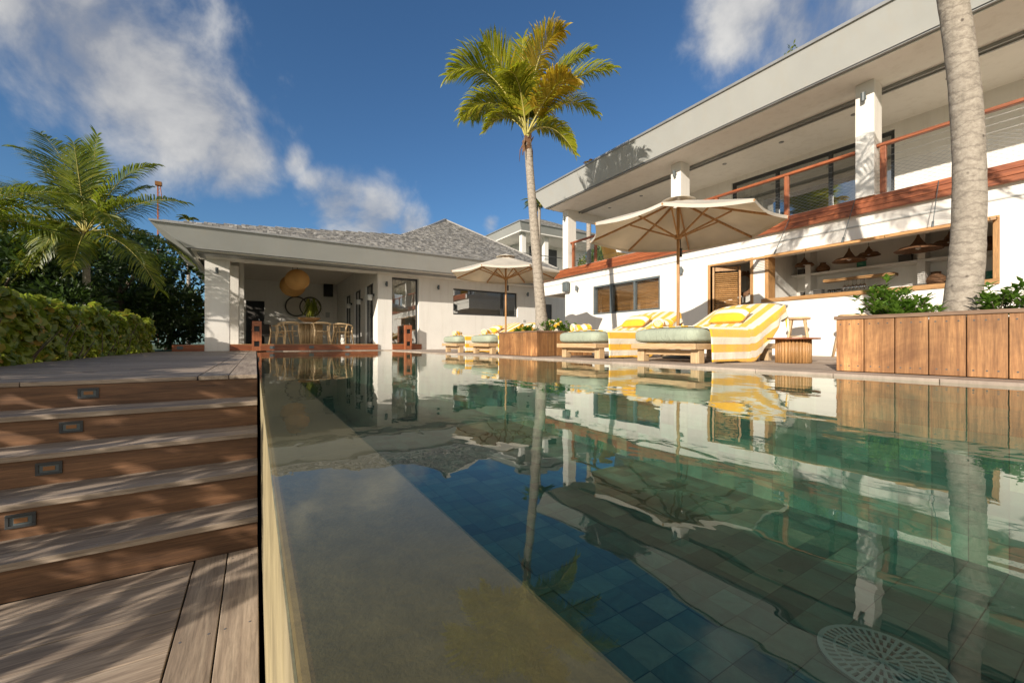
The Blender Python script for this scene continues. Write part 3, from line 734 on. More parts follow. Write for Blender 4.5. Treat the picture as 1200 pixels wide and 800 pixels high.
# vase with drooping leaves
vs_ = thing('potted_plant', 'dark green drooping plant in a pot behind the wooden bowl', 'plant', (TX+.1, TY+.55, FZ+.791))
g = MB(); g.lathe([(0, .002), (.09, .002), (.12, .12), (.07, .25), (.08, .28), (0, .26)], (TX+.1, TY+.55, FZ+.791), 16); g.build('pot', m_ceram, vs_)
g = MB()
for k in range(60):
    a = random.uniform(0, 2*math.pi); rr = random.uniform(.15, .45); h0 = random.uniform(.35, .75)
    b = Vector((TX+.1, TY+.55, FZ+1.05)); p1 = b+Vector((math.cos(a)*rr*.5, math.sin(a)*rr*.5, h0)); p2 = b+Vector((math.cos(a)*rr*1.1, math.sin(a)*rr*1.1, h0-.45))
    sd = Vector((-math.sin(a), math.cos(a), 0))*.025
    g.add([b-sd*.3, b+sd*.3, p1+sd, p1-sd, p2], [(0, 1, 2, 3), (3, 2, 4)])
g.build('foliage', m_frondg, vs_)
# ring art on back wall
for dx, lab in ((-.36, 'left of two overlapping dark rimmed ring mirrors on the back wall'), (.30, 'right of two overlapping dark rimmed ring mirrors on the back wall')):
    p = onY(356.5, 362, 23.93); c = p+Vector((dx, 0, .12))
    t = thing('ring_mirror', lab, 'mirror', tuple(c), 'ring mirrors on the back wall')
    g = MB(); pts = [(c.x+.50*math.cos(a), 23.93+dx*.05, c.z+.50*math.sin(a)) for a in [2*math.pi*k/32 for k in range(33)]]
    g.tube(pts, .035, 8, False); g.build('rim', m_intdark, t)
    g = MB(); g.add([(c.x+.48*math.cos(2*math.pi*k/32), 23.95+dx*.03, c.z+.48*math.sin(2*math.pi*k/32)) for k in range(32)], [tuple(range(32))]); g.build('mirror_plate', m_cream, t)
def pendant(px, py, Y, rad, label):
    c = onY(px, py, Y); t = thing('paper_pendant', label, 'pendant lamp', tuple(c), 'round pendant lamps over the dining table')
    g = MB(); prof = []
    for k in range(25):
        a = -math.pi/2+math.pi*k/24; prof.append((rad*math.cos(a)+.002, rad*.93*math.sin(a)))
    g.lathe(prof, c, 28)
    for k in range(1, 24):
        a = -math.pi/2+math.pi*k/24; rr = rad*math.cos(a)+.004; zz = c.z+rad*.93*math.sin(a)
        g.tube([(c.x+rr*math.cos(b), c.y+rr*math.sin(b), zz) for b in [2*math.pi*j/24 for j in range(25)]], .005, 4, False)
    g.build('lamp_shade', m_lampshade, t)
    g = MB(); g.tube([(c.x, c.y, c.z+rad*.9), (c.x, c.y, 3.40)], .008, 6); g.build('cord', m_black, t)
pendant(348.5, 328, 16.6, .40, 'larger round woven pendant lamp, the nearer one over the dining table')
pendant(343, 335, 18.6, .46, 'lower round pendant lamp partly hidden behind the nearer one')
# armchair in the back
ac = thing('armchair', 'low wooden armchair with dark cushion against the sunlit back wall left of the table', 'armchair', (.2, 20.5, FZ))
g = MB(); x, y = .2, 20.5
for sx in (-1, 1):
    g.beam((x+sx*.33, y-.3, FZ+.003), (x+sx*.33, y-.3, FZ+.6), .05, .05); g.beam((x+sx*.33, y+.3, FZ+.003), (x+sx*.33, y+.38, FZ+.85), .05, .05); g.beam((x+sx*.33, y-.35, FZ+.6), (x+sx*.33, y+.33, FZ+.6), .07, .035)
g.build('frame', m_redwoodZ, ac)
g = MB(); g.box((x-.3, y-.3, FZ+.33), (x+.3, y+.25, FZ+.47)); g.build('seat_cushion', m_intdark, ac, bevel=.03)
g = MB(); g.box((x-.3, y+.2, FZ+.47), (x+.3, y+.33, FZ+.88)); g.build('back_cushion', m_intdark, ac, bevel=.03)

# ================================================================== VILLA (right)
vi = thing('villa', 'two storey white villa with columned upper terrace and long grey fascia on the right', 'house', (11, 4, 0))
VX = 9.0
g = MB()
YE = 10.9
wins = [(1.23, 4.40, 1.12, 2.03), (4.70, 5.61, 0.05, 2.03), (7.02, 9.52, 1.126, 2.02)]
wall_along_y(g, VX, VX+.25, -5, YE, 0.0, 2.40, wins)
g.box((VX, -5, 2.40), (VX+.25, 12.3, 2.485))
g.box((VX, YE, 1.98), (VX+.25, 12.3, 2.40))
g.box((VX+.25, YE-.25, 0), (14, YE, 2.40))
g.box((VX+.251, 12.05, 1.98), (14, 12.3, 2.485))
g.build('ground_floor_wall', m_white, vi)
g = MB(); g.box((VX-.012, -5, 2.288), (VX-.001, 12.3, 2.312)); g.build('groove_bead', m_fascia, vi)  # grey bead added in place of the wall groove to cast its shadow line
# bar room
g = MB(); g.box((10.45, .2, 0), (10.6, 6.4, 2.4)); g.box((VX+.251, .2, 0), (10.45, .35, 2.4)); g.box((VX+.251, 4.42, 0), (10.45, 4.52, 2.4)); g.box((VX+.251, 6.3, 0), (10.45, 6.4, 2.4)); g.build('bar_room_wall', m_white, vi)
g = MB(); g.box((VX+.251, -5, 2.402), (14, 10.64, 2.484)); g.build('bar_room_ceiling', m_white, vi)
g = MB()
S0, S1 = .36, 4.41
for z in (1.75, 1.26):
    g.box((10.15, S0, z-.045), (10.448, S1, z))
g.build('shelf', m_white, vi)
g = MB()
for y in (4.08, 2.30): g = MB(); g.box((10.13, y-.05, 1.262), (10.447, y+.05, 1.704)); g.box((10.13, y-.05, 1.752), (10.447, y+.05, 2.36)); g.build('shelf_divider', m_white, vi)
g = MB(); a = onX(967, 326, 10.1); b = onX(1051, 318, 10.1); g.box((9.98, b.y, 1.50), (10.2, a.y, 1.555)); g.build('hanging_shelf', m_iroko, vi, bevel=.006)
# bar frame
g = MB(); F = .065
g.box((VX-.03, 1.23, 1.12-.03), (VX+.30, 4.47, 1.165))
g.build('bar_counter', m_iroko, vi, bevel=.005)
g = MB(); g.box((VX-.02, 1.23, 1.166), (VX+.26, 1.23+F, 2.03)); g.box((VX-.02, 4.33, 1.166), (VX+.26, 4.40, 2.03)); g.box((VX-.02, 1.23, 2.031), (VX+.26, 4.41, 2.07)); g.build('bar_frame', m_irokoZ, vi, bevel=.004)
# flap shutters
for k in range(3):
    y0 = 1.25+k*1.10; y1 = y0+1.09
    g = MB(); z0, z1 = 2.03, 1.93; X0, X1 = VX-.03, VX-.53
    g.beam((X0, y0+.03, z0), (X1, y0+.03, z1), .06, .035); g.beam((X0, y1-.03, z0), (X1, y1-.03, z1), .06, .035)
    g.beam((X1+.03, y0, z1+.006), (X1+.03, y1, z1+.006), .06, .036); g.beam((X0-.03, y0, z0-.006), (X0-.03, y1, z0-.006), .06, .036)
    n = 9
    for j in range(1, n):
        u = j/n; xx = X0+(X1-X0)*u; z_ = z0+(z1-z0)*u; g.beam((xx, y0+.06, z_), (xx, y1-.06, z_), .045, .008, (.5, 0, 1))
    fl = g.build('shutter_flap', m_iroko, vi)
for px1, py1, px2, py2 in ((926, 254.5, 907, 297), (1002, 234, 986.5, 283), (1100, 212, 1092.5, 263)):
    t_p = onX(px1, py1, 8.9); b_p = onX(px2, py2, 8.50); b_p.z = 1.955
    g = MB(); g.tube([t_p, b_p], .006, 5); g.tube([b_p, b_p+(t_p-b_p).normalized()*.11], .014, 6); g.build('shutter_cable', m_greyframe, vi)
# louvred door
g = MB(); g.box((VX-.02, 4.64, .005), (VX+.27, 4.70, 2.07)); g.box((VX-.02, 5.61, .005), (VX+.27, 5.67, 2.07)); g.box((VX-.02, 4.70, 2.031), (VX+.27, 5.61, 2.07)); dfr = g.build('door_frame', m_irokoZ, vi, bevel=.004)
g = MB(); A = Vector((VX+.02, 5.60, 0)); D = Vector((.55, -.80, 0)).normalized(); L = .62
def pan(u, z): return A+D*u+Vector((0, 0, z))
g.beam(pan(.04, .05), pan(.04, 2.0), .08, .04, tuple(D)); g.beam(pan(L-.04, .05), pan(L-.04, 2.0), .08, .04, tuple(D))
for z in (.10, 1.0, 1.95): g.beam(pan(.08, z), pan(L-.08, z), .04, .09)
z = .18
nrm = D.cross(Vector((0,0,1)))
while z < 1.88:
    if abs(z-1.0) > .06: g.beam(pan(.08, z), pan(L-.08, z), .05, .007, tuple((Vector((0,0,1))+nrm*.8).normalized()))
    z += .045
g.build('louvred_door', m_iroko, vi)
# blind window
wo_ = glazed(vi, (VX+.06, 7.02, 1.126), (0, 8.77, 2.02), 'y', 2, m_greyframe, m_glass, .05, .10)
wo2 = glazed(vi, (VX+.07, 8.77, 1.126), (0, 9.52, 2.02), 'y', 1, m_greyframe, m_glass, .05, .14)
g = MB(); z = 1.17
while z < 1.98: g.beam((VX+.15, 7.06, z), (VX+.15, 9.48, z+random.uniform(-.004, .004)), .036, .004, (1, 0, .55)); z += .042
g.build('window_blind', m_iroko, vi)
g = MB(); g.box((VX+.24, 7.0, 1.0), (VX+.246, 9.5, 2.1)); g.build('blind_gap_sheet', m_intdark, vi)  # dark sheet stands in for the shade between the blind slats
# red beam, floor slab
g = MB()
for z0, z1 in ((2.488, 2.572), (2.577, 2.662), (2.667, 2.752)): g.box((8.90, -5, z0), (8.97, 12.1, z1))
g.build('terrace_edge_beam', m_redwoodY, vi, bevel=.003)
g = MB(); g.box((8.971, -5, 2.488), (14, 12.28, 2.66)); g.build('terrace_floor', m_soffit, vi)
g = MB(); g.box((8.90, 12.101, 2.488), (14, 12.25, 2.70)); g.box((8.94, -5, 2.7521), (9.01, 12.1, 2.765)); g.build('terrace_trim', m_white, vi)
# upper wall
UX = 11.0; RZ = 4.71
g = MB(); wall_along_y(g, UX, UX+.25, -5, 10.5, 2.66, RZ, [(2.89, 6.25, 2.68, 4.60), (7.5, 8.97, 2.68, 4.60)])
g.box((UX+.25, 10.25, 2.66), (15, 10.5, RZ)); g.box((14.8, -5, 2.66), (15, 10.25, RZ)); g.build('upper_wall', m_white, vi)
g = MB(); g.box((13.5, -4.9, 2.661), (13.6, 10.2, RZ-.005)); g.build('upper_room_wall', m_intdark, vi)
glazed(vi, (UX+.10, 2.89, 2.68), (0, 6.25, 4.60), 'y', 3, m_dark, m_glassr, .07, .08, 'sliding_door')
glazed(vi, (UX+.10, 7.5, 2.68), (0, 8.97, 4.60), 'y', 2, m_dark, m_glassr, .07, .08, 'sliding_door')
for a, b in ((5.55, 6.2), (2.95, 3.25), (8.5, 8.9)):
    g = MB(); P = []; n = int((b-a)/.018)
    for k in range(n): y = a+k*.018; P.append([(UX+.25+.03*math.sin(k*1.2), y, 2.7), (UX+.25+.03*math.sin(k*1.2), y, 4.55)])
    g.grid(P); g.build('curtain', m_cream, vi)
for a, b in ((2.585, 2.84), (6.29, 6.57), (10.57, 10.85), (-1.4, -1.12)):
    g = MB(); g.box((8.85, a, 2.753), (9.20, b, RZ-.002)); co = g.build('column', m_white, vi)
    if a > 0: sconce(vi, (8.85, (a+b)/2, 4.44), (-1, 0, 0), 1.0)
for px, py in ((677.6, 338), (800, 317)): sconce(vi, onX(px, py, VX), (-1, 0, 0), 1.2)
g = MB(); p = onX(666, 336.5, VX); g.box((VX-.20, p.y-.14, p.z-.17), (VX-.06, p.y+.10, p.z+.17)); g.beam((VX-.06, p.y, p.z), (VX-.001, p.y, p.z), .06, .1); g.build('outdoor_speaker', m_greyframe, vi, bevel=.03)
# roof
TX_, TZ_, BX_, BZ_ = 7.93, 5.27, 8.20, 4.75; YN, YF_ = -6, 11.28
g = MB()
g.add([(TX_, YN, TZ_), (TX_, YF_, TZ_), (BX_, YF_-.27, BZ_), (BX_, YN, BZ_), (17, YF_, TZ_), (17, YF_-.27, BZ_), (17, YN, TZ_), (17, YN, BZ_)],
      [(0, 1, 2, 3), (1, 4, 5, 2), (0, 3, 7, 6), (4, 6, 7, 5)]); g.build('fascia', m_fascia, vi)
g = MB(); g.box((TX_-.03, YN, TZ_+.001), (17, YF_+.03, TZ_+.05)); g.build('roof_edge', m_trim, vi)
g = MB(); g.add([(TX_, YN, TZ_+.051), (17, YN, TZ_+1.6), (17, YF_-4, TZ_+1.6), (TX_, YF_, TZ_+.051), (17, YF_, TZ_+.051)], [(0, 1, 2, 3), (3, 2, 4)]); g.build('roof', m_shingle, vi)
g = MB(); g.box((BX_+.02, YN, BZ_-.02), (16.8, YF_-.30, BZ_+.03)); g.build('fascia_recess', m_trim, vi)
g = MB(); g.box((BX_+.09, YN, RZ+.0), (16.7, YF_-.37, BZ_-.021)); g.build('soffit', m_white, vi)
g = MB(); g.box((9.30, YN, RZ-.055), (9.335, 10.55, RZ-.001)); g.box((9.42, YN, RZ-.055), (9.455, 10.55, RZ-.001)); g.build('shutter_track', m_trim, vi)
g = MB(); g.box((9.201, 10.57, RZ-.24), (11.0, 10.8, RZ-.003)); g.build('end_beam', m_white, vi)
y = -2
g = MB()
while y < 10: g.lathe([(0, -.012), (.05, -.012), (.05, 0)], (9.9, y, RZ-.001), 12, False); y += 1.3
g.build('downlights', m_trim, vi)
# railing
g = MB(); HR = 3.60
g.box((8.93, -5, HR-.035), (9.02, 2.583, HR+.02)); g.box((8.93, 2.842, HR-.035), (9.02, 6.288, HR+.02)); g.box((8.93, 6.572, HR-.035), (9.02, 10.56, HR+.02))
g.box((8.99, 10.86-.3, HR-.035), (9.05, 10.9-.3, HR)) ; g.build('handrail', m_redwoodY, vi, bevel=.01)
for y in (2.50, 3.98, 5.45, 6.21, 7.6, 9.39, 10.45, .9, -.7):
    g = MB(); g.box((8.945, y-.04, 2.766), (9.005, y+.04, HR-.036)); g.build('railing_post', m_redwoodZ, vi, bevel=.003)
g = MB()
for z in (3.49, 3.38, 3.27): g.tube([(8.975, -4, z), (8.975, 10.5, z)], .0028, 4)
for y in (10.45,):
    for z in (3.49, 3.38, 3.27, 3.1): g.tube([(8.975, y, z), (11, y, z)], .003, 4)
g.build('railing_cables', m_bracket, vi)
g = MB(); dy, dz = .052, .030
nz = 15
def seg3(a, b, r):
    d = (b-a); n = Vector((0, -d.z, d.y)).normalized()*r; q = Vector((r, 0, 0))
    g.add([a-n, a+n, b+n, b-n, a+q, b+q], [(0, 1, 2, 3), (0, 3, 5, 4), (1, 4, 5, 2)])
y = -3.0
while y < 10.3:
    for k in range(nz):
        z = 2.78+k*dz
        a = Vector((8.975, y, z)); m1 = Vector((8.975, y+dy, z+(dz if k % 2 == 0 else 0))); 
        s_ = 1 if (int(round(y/dy))+k) % 2 == 0 else -1
        seg3(Vector((8.975, y, z+dz/2-s_*dz/2)), Vector((8.975, y+dy, z+dz/2+s_*dz/2)), .0016)
    y += dy
g.build('railing_mesh', m_bracket, vi)
# terrace chair
tc_ = thing('terrace_chair', 'yellow padded armchair behind the upper terrace railing at its far end', 'armchair', (9.9, 9.3, 2.661))
x, y, z = 9.9, 9.4, 2.661
g = MB(); g.box((x-.3, y-.3, z+.32), (x+.3, y+.3, z+.45)); g.build('seat_cushion', m_yellow, tc_, bevel=.03)
g = MB(); g.hexa([(x-.3, y+.2, z+.45), (x+.3, y+.2, z+.45), (x+.3, y+.32, z+.45), (x-.3, y+.32, z+.45), (x-.27, y+.38, z+.98), (x+.27, y+.38, z+.98), (x+.27, y+.5, z+.98), (x-.27, y+.5, z+.98)]); g.build('backrest', m_yellow, tc_, bevel=.03)
for sx in (-1, 1):
    for sy in (-1, 1):
        g = MB(); g.tube([(x+sx*.3, y+sy*.28, z+.002), (x+sx*.27, y+sy*.25, z+.34)], .018, 6); g.build('leg', m_pale, tc_)

# passage between the houses
pw = thing('passage_wall', 'plain shaded wall closing the passage between the pool house and the villa', 'wall', (12, 16.5, 0))
g = MB(); wall_along_x(g, 16.5, 16.7, 10.81, 16, 0, 2.6, [(12.15, 12.75, .0, 2.2)]); g.build('wall_panel', m_white, pw)
g = MB(); g.box((12.15, 16.55, .01), (12.75, 16.6, 2.2)); g.build('door', m_dark, pw)

# pendants in bar
def hat(px, py, X, dia, label):
    c = onX(px, py, X); t = thing('straw_pendant', label, 'pendant lamp', tuple(c), 'dark straw pendant lamps over the bar')
    r = dia/2; g = MB(); hh = dia*.42
    g.lathe([(.012, hh), (.025, hh*.75), (.05+r*.05, hh*.45), (r*.35, hh*.22), (r*.75, .03), (r, -.02), (r*.98, -.03), (r*.72, .012), (r*.3, hh*.18)], c, 28); g.build('lamp_shade', m_rattan, t)
    g = MB(); g.tube([(c.x, c.y, c.z+hh), (c.x, c.y, 2.40)], .004, 5); g.build('cord', m_black, t)
    g = MB(); g.lathe([(0, -.02), (.035, -.0), (.03, .06), (0, .09)], c, 12); g.build('bulb', m_ceram, t)
hat(942.5, 310, 10.0, .36, 'small straw pendant lamp at the left end of the bar')
hat(995, 304.5, 9.6, .53, 'wide straw hat lamp left of the bar centre, above the hanging shelf')
hat(1018, 298, 10.1, .36, 'small straw lamp just right of the wide hat lamp over the bar')
hat(1076, 291.5, 9.55, .62, 'widest straw hat lamp over the bar left of the palm trunk')
hat(1113, 284, 10.0, .46, 'straw lamp partly hidden behind the palm trunk')
def item(name, label, cat, px, X, z, prof, mat, n=18, sx=1, grp=None, part='body'):
    c = onX(px, 300, X); c.z = z; t = thing(name, label, cat, tuple(c), grp)
    g = MB(); g.lathe(prof, c, n, sx=sx); g.build(part, mat, t); return t
jug = [(0, .001), (.09, .001), (.125, .07), (.11, .12), (.05, .18), (.055, .21), (.04, .21), (.03, .17), (0, .15)]
item('basket_jar', 'round brown woven jar on the upper bar shelf beneath the lamps', 'jar', 964.5, 10.3, 1.752, jug, m_rattan)
item('basket_jar', 'larger brown clay jar on the upper shelf just left of the palm trunk', 'jar', 1097, 10.3, 1.262+0, [(r*1.25, z*1.2) for r, z in jug], m_rattan)
item('basket_jar', 'brown jar on the shelf just right of the palm trunk', 'jar', 1160, 10.3, 1.752, [(r*1.3, z*1.2) for r, z in jug], m_rattan)
item('green_vase', 'green glass vase on the upper bar shelf', 'vase', 1009.5, 10.3, 1.752, [(0, .001), (.075, .001), (.075, .17), (.06, .17), (.06, .02), (0, .02)], m_green)
item('green_vase', 'green glass vase at the right end of the bar shelves', 'vase', 1164, 10.3, 1.262, [(0, .001), (.085, .001), (.085, .17), (.06, .17), (.06, .02), (0, .02)], m_green)
def cube_item(name, label, cat, px, X, z, w, h, mat):
    c = onX(px, 300, X); t = thing(name, label, cat, (c.x, c.y, z)); g = MB(); g.box((c.x-w/2, c.y-w/2, z+.002), (c.x+w/2, c.y+w/2, z+h)); g.build('case', mat, t, bevel=.01)
    g = MB(); g.box((c.x-w/2-.004, c.y-w/2-.004, z+h+.0005), (c.x+w/2+.004, c.y+w/2+.004, z+h+.018)); g.build('lid', mat, t, bevel=.004)
cube_item('dark_box', 'small dark wooden box standing on the upper bar shelf', 'box', 1061.5, 10.3, 1.752, .17, .12, m_intdark)
cube_item('dark_box', 'small dark box on the lower bar shelf right of the divider', 'box', 959.5, 10.3, 1.262, .15, .11, m_intdark)
cube_item('dark_box', 'dark lidded box under the leftmost lamp on the upper shelf', 'box', 940, 10.3, 1.752, .13, .11, m_intdark)
item('dark_cup', 'dark green cup on the lower shelf left of the woven disc', 'cup', 910, 10.3, 1.262, [(0, .001), (.05, .001), (.06, .10), (.05, .10), (.045, .02), (0, .02)], m_intdark)
item('dark_cup', 'dark cup on the lower shelf right of the woven disc', 'cup', 941, 10.3, 1.262, [(0, .001), (.045, .001), (.055, .11), (.045, .11), (.04, .02), (0, .02)], m_intdark)
c = onX(924, 337, 10.38); t = thing('woven_disc', 'round straw disc leaning on the lower bar shelf', 'plate', (c.x, c.y, 1.262))
g = MB(); c.z = 1.262+.125
P = []
for r in (0.002, .03, .035, .06, .065, .09, .095, .12): P.append([(c.x-.02+(.006 if int(r*1000) % 2 else 0), c.y+r*math.cos(2*math.pi*k/24), c.z+r*math.sin(2*math.pi*k/24)) for k in range(25)])
g.grid(P); g.build('disc', m_pale, t, solid=.012)
random.seed(11)
glsrc = None
gl_lab = 'small clear drinking glass standing in the row on the lower bar shelf'
for i, px in enumerate([972, 977, 982, 1020, 1025, 1030, 1035, 985, 1038]):
    c = onX(px, 335, 10.22); z = 1.262
    if glsrc is None:
        glsrc = thing('drinking_glass', gl_lab, 'glass', (0, 0, 0), 'clear glasses on the bar shelf')
        g = MB(); g.lathe([(0, .002), (.030, .002), (.036, .10), (.033, .10), (.028, .01), (0, .01)], (0, 0, 0), 12); g.build('cup', M_glass('drink_glass', .25, (.85, .85, .83)), glsrc); o = glsrc
    else: o = copy_tree(glsrc)
    o.location = (c.x, c.y, z)
mgsrc = None
for i in range(6):
    px = 990+i*4.6; c = onX(px, 330, 10.1)
    if mgsrc is None:
        mgsrc = thing('wine_glass', 'upside down stemmed glass hanging beneath the wooden bar shelf', 'glass', (0, 0, 0), 'stemmed glasses hanging under the bar shelf')
        g = MB(); g.lathe([(.035, 0), (.035, -.004), (.004, -.01), (.004, -.08), (.035, -.11), (.038, -.15), (.030, -.19), (.028, -.19), (.035, -.15), (.03, -.115), (.0, -.09)], (0, 0, 0), 12); g.build('bowl', bpy.data.materials['drink_glass'], mgsrc); o = mgsrc
    else: o = copy_tree(mgsrc)
    o.location = (c.x, c.y, 1.499)
# wreath mirror inside the door
c = onX(871, 333, 9.95); t = thing('straw_mirror', 'round straw fringed mirror hanging inside beyond the louvred door', 'mirror', tuple(c))
g = MB()
for k in range(120):
    a = 2*math.pi*k/120; r0, r1 = .2, .30+random.uniform(-.03, .03)
    d = Vector((-.5, math.cos(a), math.sin(a))); 
    g.beam(c+Vector((0, math.cos(a)*r0, math.sin(a)*r0)), c+Vector((-.04, math.cos(a+.1)*r1, math.sin(a+.1)*r1)), .022, .012)
g.build('straw_rim', m_rattan, t)
g = MB(); g.add([c+Vector((.01, .2*math.cos(2*math.pi*k/28), .2*math.sin(2*math.pi*k/28))) for k in range(28)], [tuple(range(28))]); g.build('mirror_plate', m_glassr, t)

# ================================================================== PLANTERS
def planter(x0, x1, y0, y1, label, nb, zh=.47):
    t = thing('planter', label, 'planter', ((x0+x1)/2, (y0+y1)/2, 0), 'board clad planters with palms')
    g = MB(); tt = .022
    def run(a, b, fn):
        n = nb; w = (b-a)/n
        for i in range(n): fn(a+i*w+.003, a+(i+1)*w-.003)
    hb = lambda: zh-.03
    run(y0, y1, lambda a, b: g.box((x0, a, .004), (x0+tt, b, zh-.03)))
    run(y0, y1, lambda a, b: g.box((x1-tt, a, .004), (x1, b, zh-.03)))
    run(x0+tt, x1-tt, lambda a, b: g.box((a, y0, .004), (b, y0+tt, zh-.03)))
    run(x0+tt, x1-tt, lambda a, b: g.box((a, y1-tt, .004), (b, y1, zh-.03)))
    nb_faces = len(g.f)
    w = (y1-y0)/nb
    for i in range(nb):
        for f in (.2, .5, .8):
            for z in (.05, zh-.07):
                cy = y0+w*(i+f)+random.uniform(-.006, .006); g.add([(x0-.0012, cy+.006*math.cos(a), z+.006*math.sin(a)) for a in [2*math.pi*j/8 for j in range(8)]], [tuple(range(8))])
    so = g.build('side_board', [m_planter, m_intdark], t, bevel=.004)
    for p in so.data.polygons[nb_faces:]: p.material_index = 1
    g = MB(); g.box((x0+tt+.002, y0+tt+.002, .004), (x1-tt-.002, y1-tt-.002, .36)); g.build('inner_box', m_black, t)
    g = MB(); g.box((x0+tt+.03, y0+tt+.03, .361), (x1-tt-.03, y1-tt-.03, .40)); g.build('soil', m_soil, t)
    g = MB(); o_ = .012; wc = .07; zt = zh
    g.box((x0-o_, y0-o_, zt-.029), (x0+wc, y1+o_, zt)); g.box((x1-wc, y0-o_, zt-.029), (x1+o_, y1+o_, zt))
    g.box((x0+wc+.001, y0-o_, zt-.029), (x1-wc-.001, y0+wc, zt)); g.box((x0+wc+.001, y1-wc, zt-.029), (x1-wc-.001, y1+o_, zt)); g.build('cap', m_cap, t, bevel=.004)
    return t
planter(4.30, 5.66, 6.01, 7.37, 'small square board planter with a palm, between the near and far loungers', 6)
planter(4.25, 5.60, -.03, 1.50, 'large brown board planter at the right edge holding the thick palm trunk', 8)

def leafpoly(mb, p, d, up, L, W, fold=.15, n=2):
    d = d.normalized(); s = d.cross(up)
    if s.length < 1e-3: s = Vector((1, 0, 0))
    s.normalize(); u = s.cross(d)
    a = p; b1 = p+d*L*.45+s*W*.5+u*fold*W; b2 = p+d*L*.45-s*W*.5+u*fold*W; c = p+d*L*.45; e = p+d*L
    mb.add([a, b1, e, b2, c], [(0, 1, 4), (1, 2, 4), (2, 3, 4), (3, 0, 4)])
def rv():
    while True:
        v = Vector((random.uniform(-1, 1), random.uniform(-1, 1), random.uniform(-1, 1)))
        if .05 < v.length < 1: return v.normalized()
def shrub(cx, cy, z, spots, label, grp, size=.075, base=.40):
    t = thing('leafy_shrub', label, 'shrub', (cx, cy, z), grp)
    g = MB(); s = MB()
    for (x, y, h, r) in spots:
        for k in range(int(36*r/.15)):
            b = Vector((x+random.uniform(-.03, .03), y+random.uniform(-.03, .03), base))
            e = Vector((x, y, base+h*.6))+Vector((random.gauss(0, r*.55), random.gauss(0, r*.55), random.gauss(0, h*.28)))
            if e.z < base+.03: e.z = base+.04
            s.tube([b, (b+e)/2+Vector((0, 0, .02)), e], [.004, .003, .002], 4, False)
            for q in range(9):
                a = 2*math.pi*q/9*1.6+k; d = Vector((math.cos(a), math.sin(a), random.uniform(.1, 1.0)))
                leafpoly(g, e-Vector((0, 0, .012*q*.5)), d, Vector((0, 0, 1)), size*random.uniform(.7, 1.2), size*.42, .2)
    g.build('foliage', m_shrub, t); s.build('stems', m_bark, t)
random.seed(21)
shrub(4.8, 1.2, .40, [(4.6, 1.30, .34, .15), (4.8, 1.18, .28, .13), (4.45, 1.2, .22, .12), (4.75, 1.36, .26, .1), (4.5, 1.08, .2, .1)], 'glossy green shrub left of the thick palm trunk in the large planter', 'shrubs in the planters')
shrub(4.7, .5, .40, [(4.55, .62, .26, .12), (4.5, .45, .22, .12), (4.6, .30, .30, .13), (4.45, .14, .26, .12), (5.1, .5, .25, .12), (4.8, .3, .25, .1)], 'glossy green shrub right of the thick palm trunk in the large planter', 'shrubs in the planters')
shrub(4.6, 6.3, .40, [(4.75, 6.2, .28, .13), (5.0, 6.15, .22, .12), (4.5, 6.6, .16, .12), (4.5, 6.9, .14, .1), (5.3, 6.2, .18, .1)], 'small bright green shrub around the slim palm in the small planter', 'shrubs in the planters')

# ================================================================== PALMS
UPV = Vector((0, 0, 1)); RV = Vector((CT, -ST, 0)); FV = Vector((ST, CT, 0))
def frond(mb, st, P0, P1, P2, L=.5, n=46, droop=.5, vee=.5, stemr=.018, start=.16, roll=0, lw=.024):
    P0, P1, P2 = Vector(P0), Vector(P1), Vector(P2)
    def bz(t): return P0*(1-t)**2+P1*2*t*(1-t)+P2*t*t
    pts = [bz(i/12) for i in range(13)]
    st.tube(pts, [stemr*(1-.85*i/12) for i in range(13)], 5, False)
    for i in range(n):
        t = start+(1-start)*(i+.5)/n; p = bz(t); tg = (bz(min(1, t+.02))-bz(max(0, t-.02))).normalized()
        s = tg.cross(UPV)
        if s.length < .05: s = tg.cross(RV)
        s.normalize(); u = s.cross(tg).normalized()
        if roll: s, u = s*math.cos(roll)+u*math.sin(roll), u*math.cos(roll)-s*math.sin(roll)
        env = math.sin(math.pi*min(1, (.12+.9*(t-start)/(1-start))**.75))**.6 if t < .97 else .35
        for sg in (-1, 1):
            l = L*env*random.uniform(.85, 1.1)
            fw = .45+.8*t
            d = (s*sg+tg*fw+u*vee*random.uniform(.6, 1.3)).normalized()
            d += Vector((random.gauss(0, .05), random.gauss(0, .05), random.gauss(0, .05)))
            q0 = p; q1 = p+d*l*.45; q2 = q1+(d+Vector((0, 0, -droop*.55))).normalized()*l*.32; q3 = q2+(d+Vector((0, 0, -droop*1.35))).normalized()*l*.26
            wv = tg*(lw/2) if abs(tg.dot(d)) < .8 else u*(lw/2)
            wv = (wv-d*wv.dot(d.normalized()))
            mb.add([q0-wv*.5, q0+wv*.5, q1+wv, q1-wv, q2+wv*.75, q2-wv*.75, q3], [(0, 1, 2, 3), (3, 2, 4, 5), (5, 4, 6)])
